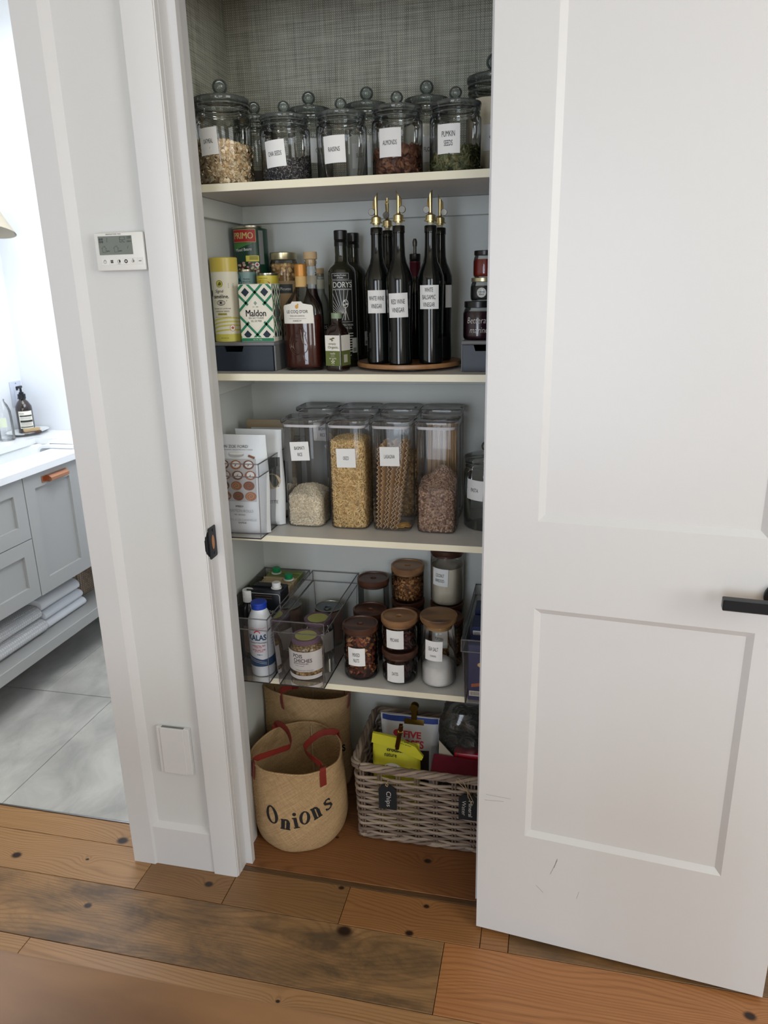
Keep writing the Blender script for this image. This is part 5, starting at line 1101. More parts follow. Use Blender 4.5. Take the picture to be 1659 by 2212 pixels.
# ---------------- shelf 4
bin_(-.8040,-.6650,1.5630,1.9060,Z4,.187,'clear bin of cartons and salt bottle at the far left')
bin_(-.6560,-.5170,1.5630,1.9060,Z4,.187,'clear bin holding the chickpea jar and cans')
bin_(-.1770,-.0420,1.5600,1.9040,Z4,.178,'clear bin of dark blue boxes cut off by the door')
ZI = Z4+.0032
kb = thing('salt_bottle','white salt bottle with a blue cap in the left bin','bottle',(-.7120,1.628,ZI), rz=.02)
mk('bottle_body', lathe([(.0290,0),(.0305,.003),(.0300,.006),(.0315,.012),(.0300,.017),(.0315,.023),(.0322,.035),(.0318,.080),(.0322,.130),(.0318,.148),(.0295,.158),(.0215,.178),(.0185,.183),(.0180,.188)],44), mat('white_bottle_plastic',(222,226,232),.35), kb, 50)
mk('cap', lathe([(.0200,.185),(.0205,.186),(.0198,.196),(.0212,.198),(.0208,.2015),(.0185,.2030),(0,.2028)]+[],40), mat('cobalt_cap',(28,62,168),.35), kb, 30)
sk = cyl(.0323); M_DB = mat('navy_blue_print',(24,66,108),.5); M_RP = mat('rose_red_print',(206,52,70),.5)
mk('blue_wave_band', J(patch(-.034,.060,.030,.044,sk,1,18)), M_DB, kb)
wv = []
for k in range(24):
    x0 = -.034+.0040*k; f0 = lambda x: .062-.016*((x+.034)/.06)+.012*max(0,(x-.012)/.03)
    wv += [[(x0,.043),(x0+.0041,.043),(x0+.0041,f0(x0+.0041)),(x0,f0(x0))]]
mk('blue_wave', polys(wv, sk, 1), M_DB, kb, 0); mk('wave_lines', polys([bar(-.034+.004*k,.0600-.00106*k+d_,-.030+.004*k,.0600-.00106*(k+1)+d_,.0007) for k in range(14) for d_ in (-.004,-.0085)], sk, 3), M_WHITE, kb, 0)
text(kb, [('KALAS',.001,.1135,.049,.0165)], sk, M_DB, bold=.03); text(kb, [('Classic/Classique',.002,.0985,.047,.0062)], sk, M_INK)
text(kb, [('Iodized Sea Salt',.003,.0905,.036,.0048),('Table Salt',.003,.0855,.019,.0034),('Sel de mer iodé',.003,.0790,.035,.0048),('Sel de table',.003,.0740,.023,.0034)], sk, M_RP, bold=.01); text(kb, [('750 g',.005,.0640,.014,.0042)], sk, M_DB, bold=.02)
mk('sun_print', polys([[(.002+.0085*cos(a),.1255+.0085*sin(a)) for a in [pi*k/12 for k in range(13)]]], sk, 2), M_RP, kb, 0)
mk('sun_rays', polys([bar(.002+.010*cos(a),.126+.010*sin(a),.002+(.030)*cos(a),.126+.015*sin(a),.0007) for a in [pi*k/14 for k in range(1,14)]]+[bar(-.022+.006*k,.139+.001*((k*7)%3),-.016+.006*k,.139+.001*((k*5)%3),.0007) for k in range(9)], sk, 2), mat('pale_rose_print',(222,130,140),.5), kb, 0)
mk('back_print', J(polys([bar(.040,.112-.008*k,.052,.112-.008*k,.0012) for k in range(4)], sk, 2)), M_INK, kb, 0, kind='stuff')
wb_ = thing('dark_bottle','black bottle with a ribbed white cap behind the salt','bottle',(-.7745,1.705,ZI))
mk('bottle_body', lathe([(.020,0),(.0225,.003),(.0225,.135),(.019,.150),(.0125,.158),(.0125,.166)],32), mat('black_bottle_plastic',(22,22,26),.25), wb_, 40)
mk('screw_cap', lathe([(.0145,.166),(.0148,.167),(.0148,.182),(.0142,.183),(.0148,.184),(.0150,.1975),(.0138,.199),(0,.199)],32), M_WHITE, wb_, 25); mk('label', patch(-.016,.02,.02,.10,cyl(.0226),1,8), mat('brown_label',(120,96,80),.6,var=.3,vscale=120), wb_)
def carton(label,x0,x1,y0,y1,h,m,capm,cap=True,capx=.25,group='drink cartons in the left bin'):
    t = thing('drink_carton',label,'carton',((x0+x1)/2,(y0+y1)/2,ZI),0,group); a=(x1-x0)/2; d=(y1-y0)/2
    mk('carton_body', rbox(-a,a,-d,d,0,h,.002,1), m, t); mk('top_seam', J(rbox(-a,a,-.001,.001,h,h+.004,.0004,1),box(-a+.006,-a+.010,-d,d,h,h+.0006)), m, t, 0)
    if cap:
        c0 = mk('cap_collar', mv(disc_cyl(.0150,h-.0001,h+.0035,28),(a*capx*2,-d*.1+.002,0)), M_WHITE, t); mk('screw_cap', mv(disc_cyl(.0118,h+.0035,h+.0175,28,.0015),(a*capx*2,-d*.1+.002,0)), capm, t)
    return t, a, d
M_BLKC = mat('black_carton_card',(20,24,32),.4); M_KR = mat('kraft_carton_card',(168,150,118),.55); M_OLV = mat('olive_carton_card',(120,134,70),.5); M_GC = mat('emerald_cap',(22,140,86),.35)
ca, a, d = carton('black carton with a rounded front panel and white cap',-.7740,-.6800,1.700,1.765,.197,M_BLKC,M_WHITE,True,.27)
fl_ = flat(-d-.003)
mk('front_panel', mv(rbox(-a-.001,a+.002,-.0028,0,.120,.196,.0013,2),(0,-d,.007)), M_BLKC, ca); mk('panel_outline', polys([bar(-a+.006,.1935,a-.005,.1935,.0012),bar(a-.001,.189,a-.001,.127,.0012),bar(-a+.002,.189,-a+.002,.127,.0012),bar(-a+.004,.1240,a-.003,.1240,.0012),bar(a-.005,.1935,a-.001,.189,.0012),bar(-a+.006,.1935,-a+.002,.189,.0012)], fl_, 1), mat('silver_print',(206,206,200)), ca, 0)
text(ca, [('Imagine...',.006,.1420,.062,.0150)], fl_, M_WHITE, shear=.3, bold=-.008, l=2); text(ca, [('NUTRITIONAL INFORMATION INFORMATIONS',0,.1870,.048,.0018),('NO ARTIFICIAL FLAVOURS PRESERVATIVES',0,.1800,.048,.0018)], fl_, mat('dull_gold_print',(170,140,90),.5), l=2)
text(ca, [('GINGER',.020,.104,.032,.0075),('CARROT',.020,.092,.030,.0075)], flat(-d), M_CREAMP, l=1)
cb_, a, d = carton('cream and kraft carton directly behind the black one',-.7745,-.6805,1.772,1.800,.186,M_KR,M_GC,False); mk('top_print', box(-a+.004,a*.1,-d+.003,d-.003,.1861,.1864), M_CREAMP, cb_, 0)
cc_, a, d = carton('kraft carton with a green cap on its right half',-.7750,-.6800,1.803,1.838,.186,M_KR,M_GC,True,.30); mk('top_print', box(-a+.004,a*.2,-d+.003,d-.003,.1861,.1864), mat('beige_print',(196,180,140),.6), cc_, 0)
cd_, a, d = carton('olive green carton with a green cap at the back',-.7780,-.6800,1.843,1.893,.184,M_OLV,M_GC,True,-.25); mk('oval_mark', mv(polys([blob(0,.150,.010,.016)], lambda x,z,l: (a+.0003,x,z)),(0,0,0)), mat('brown_label',(120,96,80)), cd_, 0)
# jar, second jar and can in middle bin
def glassjar(label,x,y,r,h,lidc,dot,z=ZI,cat='jar'):
    t = thing('chickpea_glass_jar',label,cat,(x,y,z),0,'lidded glass jars in the middle bin')
    mk('glass_body', lathe([(r*.80,0),(r*.93,.003),(r*.98,.012),(r,.030),(r,h*.60),(r*.98,h*.74),(r*.88,h*.85),(r*.80,h*.885)],40,closed=False), M_GLASS, t, 50)
    mk('lid', lathe([(r*.80,h*.885),(r*.84,h*.89),(r*.84,h*.985),(r*.80,h),(r*.74,h-.0015),(0,h-.0015)],40), lidc, t, 30)
    mk('lid_sticker', mv(disc_cyl(r*.62,h-.0015,h-.0008,32,.0002),(0,0,0)), dot, t, 0, label='pale yellow green round sticker'); return t
M_PUR = mat('muted_purple_lid',(104,78,96),.4); M_YG = mat('yellow_green_sticker',(178,180,104),.6)
g1 = glassjar('front chickpea jar with a purple lid, printed white wrap',-.5905,1.636,.0462,.113,M_PUR,M_YG)
sj = cyl(.0464); wr = mk('white_wrap', J(patch(-.062,.062,.030,.086,sj,1,24),patch(-.058,.058,.008,.0185,cyl(.0460),1,24)), mat('white_wrap_print',(224,218,214),.5), g1)
text(wr, [('POIS',-.010,.0745,.026,.0105),('CHICHES',.003,.0620,.050,.0105)], sj, M_INK, bold=.01); text(wr, [('BIOLOGIQUES',-.002,.0530,.040,.0050),('GRAINS CUISINÉS',-.006,.0470,.026,.0022),('CATÉGORIE DE CHOIX / CHOICE GRADE',.007,.0345,.048,.0026)], sj, M_INK)
heap('chickpeas','pale chickpeas inside the front jar in the middle bin','food',(-.5905,1.636,ZI),.0440,.003,lambda x,y:.082,'pellet',.0054,420,[(206,170,116),(216,184,134)],(150,118,78),rnd=21)
g2 = glassjar('second jar with a purple lid behind the first',-.5905,1.739,.0450,.115,M_PUR,M_YG); mk('white_wrap', J(patch(-.062,.062,.030,.086,cyl(.0452),1,24)), mat('white_wrap_print',(224,218,214)), g2)
tc_ = can('ring_pull_can','ring pull can with a grey top behind the jars',-.5885,1.836,ZI,.0400,.106,mat('pinkish_can_wrapper',(160,124,112),.4,var=.4,vscale=60))
mk('can_top', disc_cyl(.0375,.1032,.1045,36,.0003), mat('grey_tin_top',(112,118,122),.35,metal=.7), tc_); mk('ring_pull', J(tube([(.009*cos(k),-.012+.012*sin(k),.1065) for k in [2*pi*i/16 for i in range(16)]],.0016,6,closed=True),box(-.004,.004,-.002,.006,.1045,.1065)), mat('grey_tin_top',(112,118,122)), tc_, 40)
# walnut lid jars
M_WAL = wood_mat('walnut_lid',(62,38,30),(122,78,56),scale=34,rough=.42); M_WAL2 = wood_mat('light_acacia_lid',(96,62,44),(196,150,102),scale=22,rough=.42)
def wjar(label,x,y,z,h,lidm,lab=None,r=.0458,lh=.0160,rz=0,group='wooden lidded glass jars',dimple=True):
    t = thing('wooden_lid_jar',label,'jar',(x,y,z),rz,group); hb = h-lh
    mk('glass_body', J(lathe([(r*.80,.0006),(r*.95,.004),(r,.012),(r,hb)],44,closed=False),lathe([(0,.003),(r*.90,.003)],44,closed=False)), M_GLASS, t, 50)
    l_ = mk('wooden_lid', lathe([(r*.93,hb-.006),(r*.93,hb+.0005),(r*1.0,hb+.0008),(r*1.02,hb+.0025),(r*1.02,h-.0015),(r*.99,h),(r*.91,h),(r*.89,h-.0028),(r*.2,h-.0028),(r*.15,h-.0060),(0,h-.0065)],48), lidm, t, 30)
    if lab: paper(t,*lab[:5] if 0 else (lab[0],lab[1],.0455,.0500,cyl(r+.0002),lab[2],lab[3]))
    return t
JX = (-.4515,1.668); wjar('front jar of mixed nuts beside the middle bin',*JX,Z4,.148,M_WAL,(0,.0715,[('MIXED',0,.007,.0185,.0100),('NUTS',0,-.009,.0150,.0100)],0),rz=-.03)
DX = (-.3480,1.668); wjar('short jar of dates underneath the pecans jar',*DX,Z4,.0895,M_WAL,(-.0035,.0345,[L1('DATES',.0160)],0))
wjar('short jar of pecans stacked on the dates jar',*DX,Z4+.0897,.0890,M_WAL2,(-.0035,.0400,[L1('PECANS',.0215)],0))
JB = (-.4500,1.770); wjar('dark lidded jar right behind the mixed nuts jar',*JB,Z4,.143,M_WAL)
wjar('tall empty jar with a dark lid at the back beside the bin',-.4620,1.863,Z4,.196,M_WAL,r=.0445)
wjar('lower jar under the granola jar',-.3625,1.863,Z4,.1400,M_WAL,r=.0455); wjar('granola jar stacked on another jar at the back',-.3625,1.863,Z4+.1402,.1010,M_WAL2,r=.0455)
wjar('lower jar under the shredded coconut jar',-.2520,1.863,Z4,.1400,M_WAL,r=.0455)
wjar('shredded coconut jar stacked at the back right, lid under the shelf',-.2520,1.863,Z4+.1402,.1600,M_WAL,(-.0140,.0850,[('COCONUT',0,.006,.0240,.0095),('-SHREDDED-',0,-.009,.028,.0085)],-.03),r=.0455)
wjar('jar with a dark lid tucked behind the pecans',-.3560,1.770,Z4,.136,M_WAL); PX = (-.2420,1.770); wjar('popcorn jar standing behind the sea salt jar',*PX,Z4,.137,M_WAL,(-.0120,.0900,[L1('POPCORN',.0230)],0))
st = thing('sea_salt_jar','jar of white sea salt with a flared two tone wooden lid','jar',(-.2465,1.668,Z4),0,'wooden lidded glass jars')
SR = .0450
mk('glass_body', J(lathe([(SR*.80,.0006),(SR*.94,.005),(SR,.014),(SR,.150),(SR*.97,.158),(SR*.86,.1625),(SR*.84,.165)],44,closed=False),lathe([(0,.006),(SR*.92,.006)],44,closed=False)), M_GLASS, st, 50)
mk('wooden_lid', lathe([(SR*.76,.155),(SR*.82,.1655),(SR*.97,.171),(SR*1.05,.1775),(SR*1.06,.1860),(SR*1.03,.1885),(0,.1890)],48), wood_mat('two_tone_lid',(74,50,40),(206,160,104),scale=14,rough=.45,stretch=.35), st, 30)
paper(st,-.0070,.1070,.0455,.0540,cyl(SR+.0002),[('SEA SALT',0,.006,.0250,.0105),('COOKING',0,-.0130,.0150,.0050)],-.02)
powder('sea_salt','mound of fine white salt in the flared lid jar',(-.2465,1.668,Z4),.0425,.050,(236,232,228),z0=.0065,dome=.022)
heap('mixed_nuts','red brown mixed nuts and raisins in the front jar','food',(JX[0],JX[1],Z4),.0430,.004,WAV(.112,.006,60,1),'almond',.0095,520,[(140,72,50),(96,50,38),(176,112,72),(70,44,38),(198,146,96),(58,40,40)],(66,38,32),rnd=22)
heap('dates','black dates in the short jar','food',(DX[0],DX[1],Z4),.0430,.004,WAV(.046,.006,60,1),'almond',.0150,90,[(48,30,34),(60,38,38),(34,24,30)],(34,24,28),rnd=23)
heap('pecans','dark pecans in the short upper jar','food',(DX[0],DX[1],Z4+.0897),.0430,.004,WAV(.040,.006,60,1),'almond',.0110,170,[(84,46,40),(104,60,48),(70,40,38)],(58,34,32),rnd=24)
heap('popcorn_kernels','tan popcorn kernels behind the salt jar','food',(PX[0],PX[1],Z4),.0430,.004,WAV(.095,.004,60,1),'pellet',.0040,900,[(196,146,84),(176,124,68),(206,164,104)],(140,98,58),rnd=25)
heap('granola','golden brown granola in the upper back jar','food',(-.3625,1.863,Z4+.1402),.0430,.004,WAV(.063,.005,60,1,.1),'flake',.0048,1000,[(168,112,64),(142,90,50),(190,140,88),(112,70,42)],(96,62,38),rnd=26)
powder('shredded_coconut','white shredded coconut nearly filling the upper right jar',(-.2520,1.863,Z4+.1402),.0430,.108,(222,212,194),z0=.004)
heap('trail_mix','dark dried fruit in the jar behind the nuts','food',(JB[0],JB[1],Z4),.0430,.004,WAV(.10,.005,60,1),'almond',.0085,300,[(96,54,44),(72,44,38)],(50,34,32),rnd=27)
heap('brown_nuts','brown nuts in the jar behind the pecans','food',(-.3560,1.770,Z4),.0430,.004,WAV(.10,.005,60,1),'almond',.0085,300,[(120,72,56),(88,54,44)],(60,40,34),rnd=28)
# boxes in right bin
M_NB = mat('navy_box_card',(30,40,84),.45); ZI3 = Z4+.0032
def nbox(label,y0,y1,h,x0=-.1620,x1=-.0560):
    t = thing('food_box',label,'box',((x0+x1)/2,(y0+y1)/2,ZI3),0,'dark blue boxes in the right bin'); a=(x1-x0)/2; d=(y1-y0)/2
    mk('carton', rbox(-a,a,-d,d,0,h,.001,1), M_NB, t); return t,a,d
n1_,a,d = nbox('front dark blue box with red fruit print in the right bin',1.585,1.640,.150); s_ = flat(-d)
mk('fruit_print', polys([blob(-.012,.085,.012,.013),], s_, 3), M_RED, n1_, 0); mk('petal_print', polys([blob(-.018,.098,.013,.007),blob(-.006,.104,.006,.010)], s_, 2), mat('petal_print',(222,186,120),.5), n1_, 0)
mk('white_panel', patch(-a+.003,a-.003,.012,.026,s_,1,1), M_CREAMP, n1_, 0); mk('barcode', polys([bar(-a+.006+.002*k,.014,-a+.006+.002*k,.024,.0009) for k in range(14)], s_, 2), M_INK, n1_, 0, kind='stuff'); mk('orange_ribbon', polys([[(-.045,.045),(.03,.060),(.03,.052),(-.045,.036)]], s_, 2), mat('orange_brown_print',(170,90,50),.5), n1_, 0)
n2_,a,d = nbox('second dark blue box with a barcode tab in the right bin',1.650,1.720,.166); mk('barcode_tab', rbox(-a+.004,-a+.024,-d-.0004,-d+.0,.145,.156,.0001,1), M_WHITE, n2_, 0); mk('barcode', polys([bar(-a+.006+.0016*k,.1465,-a+.006+.0016*k,.1545,.0008) for k in range(10)], flat(-d-.0004), 2), M_INK, n2_, 0, kind='stuff'); mk('teal_line', patch(-a+.004,a-.01,.141,.1435,flat(-d),1,1), mat('teal_print',(60,140,170),.5), n2_, 0)
nbox('third dark blue box at the back of the right bin',1.735,1.80,.172)

# ---------------- floor of the closet
M_BUR = weave_mat('natural_burlap', (142,112,78), (222,188,142), .0026, diag=True, irregular=.5, bump=.9)
M_STRAP = mat('oxblood_leather_strap',(128,42,34),.45); M_STRAP2 = mat('tan_leather_lining',(168,98,52),.6)
def sack(label,x,y,rx,ry,h,rz,letters,seed):
    t = thing('burlap_bag',label,'bag',(x,y,0),rz,'burlap storage bags'); prof = []
    def R(z,a): 
        base = (.88+.12*min(1,(z/.05))**.5 if z < .05 else 1.0)*(1+.018*math.exp(-((z/h-.35)/.3)**2))
        return base*(1+.018*sin(3*a+seed+z*18)*(.4+z/h)+.010*sin(7*a+seed*2-z*40)+.02*sin(z*14+seed))
    nz, seg = 22, 72; V, F = [], []
    def P(a,z,off=0): q = R(z,a); return ((rx*q-off)*sin(a), -(ry*q-off)*cos(a), z+(.006*sin(2*a+seed)*(z/h)**4))
    for j in range(nz+1):
        for k in range(seg): V.append(P(2*pi*k/seg, h*(j/nz)**1.2))
    for j in range(nz,-1,-1):
        for k in range(seg): V.append(P(2*pi*k/seg, max(.004,h*(j/nz)**1.2), .0030))
    m_ = 2*(nz+1)
    for j in range(m_-1):
        for k in range(seg): F.append((j*seg+k,j*seg+(k+1)%seg,(j+1)*seg+(k+1)%seg,(j+1)*seg+k))
    F += [tuple(range(seg-1,-1,-1)), tuple((m_-1)*seg+k for k in range(seg))]
    mk('bag_body',(V,F),M_BUR,t,60)
    mk('rim_hem', tube([P(2*pi*k/60,h-.002,.0015) for k in range(60)],.0032,8,closed=True), M_BUR, t, 60)
    mk('inner_seam', tube([P(pi,h*q,.0065) for q in (.97,.8,.6,.4,.2,.1)],.0022,6), mat('seam_tape',(186,166,134),.8), t, 60)
    srf = lambda x_,z_,l=1: P(x_/rx,z_,-.0004*l-.0004)
    for sgn in (-1,1):
        a0, a1 = (sgn*.86, sgn*2.25) if seed < 2 else ((-.42,-2.2) if sgn < 0 else (1.45,2.3))
        p0, p1_ = Vector(P(a0,h)), Vector(P(a1,h)); inn = Vector((-sgn,0,0))*rx
        pts = [Vector(P(a0,h-.045,-.0015)),Vector(P(a0,h-.015,-.002)),p0+Vector((-sgn*.002,.004,.010))]
        c = [p0+Vector((-sgn*.030,.020,.018)),Vector((sgn*rx*.30,p0.y*.35+p1_.y*.0,h+.010)),Vector((sgn*rx*.16,(p0.y+p1_.y)/2+.006,h+.006)),Vector((sgn*rx*.34,p1_.y*.62,h+.016)),p1_+Vector((-sgn*.026,-.012,.024))]
        pts += c+[p1_+Vector((-sgn*.006,0,.014)),Vector(P(a1,h-.012,-.002)),Vector(P(a1,h-.040,-.0015))]
        # smooth
        Q = []
        for i in range(len(pts)-1):
            a_,b_,c_,d_ = pts[max(i-1,0)],pts[i],pts[i+1],pts[min(i+2,len(pts)-1)]
            for s in range(5):
                u = s/5; Q.append(.5*((2*b_)+(-a_+c_)*u+(2*a_-5*b_+4*c_-d_)*u*u+(-a_+3*b_-3*c_+d_)*u**3))
        Q.append(pts[-1]); V, F = [], []; hw_ = .0095
        for i,q in enumerate(Q):
            tg = (Q[min(i+1,len(Q)-1)]-Q[max(i-1,0)]).normalized()
            mid = math.sin(pi*i/(len(Q)-1)); wd = Vector((0,0,1))*(mid) + Vector((sgn*.0,0,0)); side_ = tg.cross(Vector((sgn,0,0)))
            up_ = Vector((-sgn*.25*mid,0,1)); up_ -= tg*up_.dot(tg)
            if abs(tg.z) > .8: up_ = tg.cross(Vector(q.xy.to_3d()).normalized())
            up_.normalize(); nrm = tg.cross(up_).normalized()*.0008
            if i and up_.dot(pu) < 0: up_ = -up_
            pu = up_
            for o_ in (nrm,-nrm): V += [tuple(q+up_*hw_+o_), tuple(q-up_*hw_+o_)]
        for i in range(len(Q)-1):
            a_ = i*4; b_ = a_+4; F += [(a_,b_,b_+1,a_+1),(a_+2,a_+3,b_+3,b_+2),(a_,a_+2,b_+2,b_),(a_+1,b_+1,b_+3,a_+3)]
        mk('leather_handle',(V,F),M_STRAP,t,60)
    if letters: text(t, letters, srf, mat('black_stencil_ink',(26,24,26),.8), l=2, bold=.022, warp=lambda x_,z_: (x_, z_+2.1*(x_+.012)**2+.25*(x_)))
    return t, P
bg1, P1_ = sack('front burlap bag with the word onions and red leather handles',-.6345,1.637,.128,.126,.246,0,[],1.0)
sr1 = lambda x_,z_,l=1: P1_(x_/.128,z_,-.0004*l-.0004)
M_STEN = mat('black_stencil_ink',(26,24,26),.8)
def glyph_at(ch,cx,cz,w_,h_,rot,bold=.02):
    text(bg1,[(ch,cx,cz,w_,h_)],sr1,M_STEN,bold=bold,l=2,name='letter',rot=rot)
def srf_stroke(ps): mk('letter', polys(ps, sr1, 2), M_STEN, bg1, 0)
def serif_letters():
    # ring letters O and o with thick sides; stems with slab serifs, as in an old roman stencil
    def oring(cx,cz,rw,rh,tw,th,rot):
        q = []
        n = 28
        for k in range(n):
            a,b = 2*pi*k/n, 2*pi*(k+1)/n
            def pt(r1,r2,a): x,z = r1*cos(a),r2*sin(a); return (cx+x*cos(rot)-z*sin(rot), cz+x*sin(rot)+z*cos(rot))
            q.append([pt(rw,rh,a),pt(rw,rh,b),pt(rw-tw,rh-th,b),pt(rw-tw,rh-th,a)])
        return q
    def T(ps,cx,cz,rot): return [[(cx+x*cos(rot)-z*sin(rot), cz+x*sin(rot)+z*cos(rot)) for x,z in p] for p in ps]
    srf_stroke(oring(-.0336,.1250,.0170,.0262,.0086,.0036,.22))
    def nletter(cx,cz,rot,s=1,h=1):
        arc = [[(s*(-.0030+.0085*cos(a)),s*(.0050+.0085*sin(a))),(s*(-.0030+.0085*cos(a+.35)),s*(.0050+.0085*sin(a+.35))),(s*(-.0035+.0030*cos(a+.35)),s*(.0050+.0045*sin(a+.35))),(s*(-.0035+.0030*cos(a)),s*(.0050+.0045*sin(a)))] for a in [0,.35,.70,1.05,1.40,1.75,2.1]]
        ps = [bar(-s*.0085,-s*.0130,-s*.0085,s*.0125,s*.0082),bar(-s*.0142,-s*.0122,-s*.0030,-s*.0122,s*.0026),bar(-s*.0140,s*.0114,-s*.0085,s*.0118,s*.0026),bar(s*.0028,-s*.0130,s*.0028,s*.0058,s*.0082),bar(-s*.0026,-s*.0122,s*.0086,-s*.0122,s*.0026)]+arc
        srf_stroke(T([[(x,z*h) for x,z in p_] for p_ in ps],cx,cz,rot))
    nletter(.0065,.1020,-.08,1.18)
    srf_stroke(T([bar(0,-.0155,0,.0140,.0092),bar(-.0080,-.0148,.0080,-.0148,.0030),bar(-.0076,.0130,.0,.0134,.0030),blob(.0005,.0240,.0050,.0050,14)],.0300,.1080,.16))
    srf_stroke(oring(.0540,.1200,.0142,.0190,.0080,.0032,-.10))
    nletter(.0885,.1290,.26,1.10,1.25)
    sp_ = [(.0065,.0095),(.0040,.0125),(-.001,.0130),(-.0052,.0100),(-.0048,.0055),(.0,.0015),(.0050,-.0025),(.0058,-.0080),(.0020,-.0118),(-.0035,-.0122),(-.0075,-.0080)]
    sp_ = [(x_*1.35,z_*1.3) for x_,z_ in sp_]
    srf_stroke(T([bar(*sp_[k],*sp_[k+1],.0044+.0024*(2<k<7)) for k in range(10)]+[blob(x_,z_,.0026+.0011*(2<i<8),.0026+.0011*(2<i<8),8) for i,(x_,z_) in enumerate(sp_)]+[bar(.0088,.0175,.0088,.0080,.0022),bar(-.0102,-.0170,-.0102,-.0070,.0022)],.1210,.1385,.34))
serif_letters()
bg2, P2_ = sack('rear burlap bag squeezed behind the onions bag',-.6720,1.838,.134,.066,.318,.0,[],2.6)
sr2 = lambda x_,z_,l=1: P2_(x_/.128,z_,-.0004*l-.0006)
text(bg2,[('Potatoes',.068,.150,.150,.034)],sr2,M_STEN,bold=.02,l=2)
# ---------------- wicker basket
wk = thing('wicker_basket','grey wicker basket of snack bags on the closet floor','basket',(-.2720,1.7470,0))
M_WIC = [mat('grey_willow',(142,126,114),.75,bump=.3,bscale=150,var=.18,vscale=25), mat('pale_willow',(164,146,130),.75,bump=.3,bscale=150,var=.18,vscale=25), mat('brown_willow',(120,102,90),.75,bump=.3,bscale=150,var=.18,vscale=25)]
BA, BD = .1960, .1370
def per(n):  # rounded rectangle, n stakes, points and outward normals
    pts = []; 
    rc = .022; segs = [((-BA+rc,-BD),(BA-rc,-BD),(0,-1)),((BA,-BD+rc),(BA,BD-rc),(1,0)),((BA-rc,BD),(-BA+rc,BD),(0,1)),((-BA,BD-rc),(-BA,-BD+rc),(-1,0))]
    cor = [(BA-rc,-BD+rc,-pi/2),(BA-rc,BD-rc,0),(-BA+rc,BD-rc,pi/2),(-BA+rc,-BD+rc,pi)]
    poly = []
    for i,(a,b,nn) in enumerate(segs):
        L_ = math.hypot(b[0]-a[0],b[1]-a[1]); m_ = int(L_/.003)
        for k in range(m_): poly.append((a[0]+(b[0]-a[0])*k/m_, a[1]+(b[1]-a[1])*k/m_, nn[0], nn[1]))
        for k in range(11): an = cor[i][2]+pi/2*k/11; poly.append((cor[i][0]+rc*cos(an), cor[i][1]+rc*sin(an), cos(an), sin(an)))
    return poly
PER = per(0); S_ = [0]
for i in range(1,len(PER)+1):
    a,b = PER[i-1],PER[i%len(PER)]; S_.append(S_[-1]+math.hypot(a[0]-b[0],a[1]-b[1]))
TOT = S_[-1]; NST = 26
def at_(s):
    s %= TOT; lo, hi = 0, len(S_)-1
    while hi-lo > 1:
        m_ = (lo+hi)//2
        if S_[m_] <= s: lo = m_
        else: hi = m_
    a,b = PER[lo],PER[(lo+1)%len(PER)]; u = (s-S_[lo])/max(1e-9,S_[lo+1]-S_[lo]); return [a[j]+(b[j]-a[j])*u for j in range(4)]
HB = .246
def taper(z): return -.010*(1-z/HB)
def rimz(s):  # rim dips along the front, rises at the corners
    x,y,_,_ = at_(s); return .006*(abs(x)/BA)**4
rw = random.Random(3); NR = 21
for r_ in range(NR):
    z0 = .010+(HB-.045)*r_/NR; pts = []; rad_ = []
    n = NST*7; ph = r_*pi; zj = [rw.uniform(-.0012,.0012) for _ in range(NST)]
    for i in range(n):
        s = TOT*i/n; k = s/TOT*NST; x,y,nx,ny = at_(s); o_ = .0062*cos(pi*k+ph)+taper(z0); z = z0+zj[int(k)%NST]*sin(pi*(k%1))+.0022*sin(pi*k+ph+pi/2)*(1)
        pts.append((x+nx*o_,y+ny*o_,z)); rad_.append(.0040+.0005*sin(s*70+r_))
    mk('woven_strand', tube(pts,rad_,6,closed=True), M_WIC[r_%3 if r_%5 else 1], wk, 60)
for k in range(NST):
    s = TOT*k/NST
    for ds in (-.0040,.0040):
        x,y,nx,ny = at_(s+ds); mk('upright_stake', tube([(x+nx*taper(0),y+ny*taper(0),.002),(x,y,HB-.02)],.0028,6), M_WIC[2], wk, 60)
for q in range(5):
    n = NST*8; pts = []
    for i in range(n):
        s = TOT*i/n; x,y,nx,ny = at_(s); an = 2*pi*(s/TOT*NST/3.0)+q*2*pi/5; pts.append((x+nx*(.0010+.0072*cos(an)),y+ny*(.0010+.0072*cos(an)),HB-.014+rimz(s)+.0078*sin(an)))
    mk('rim_strand', tube(pts,.0047,6,closed=True), M_WIC[q%3], wk, 60)
for q in range(3):
    n = NST*6; pts = []
    for i in range(n):
        s = TOT*i/n; x,y,nx,ny = at_(s); an = 2*pi*(s/TOT*NST/2.5)+q*2*pi/3; pts.append((x+nx*(.000+.0055*cos(an)-.008),y+ny*(.000+.0055*cos(an)-.008),.0095+.0045*sin(an)))
    mk('base_strand', tube(pts,.0042,6,closed=True), M_WIC[q%3], wk, 60)
mk('basket_bottom', rbox(-BA+.012,BA-.012,-BD+.012,BD-.012,.006,.012,.002,1), M_WIC[2], wk)
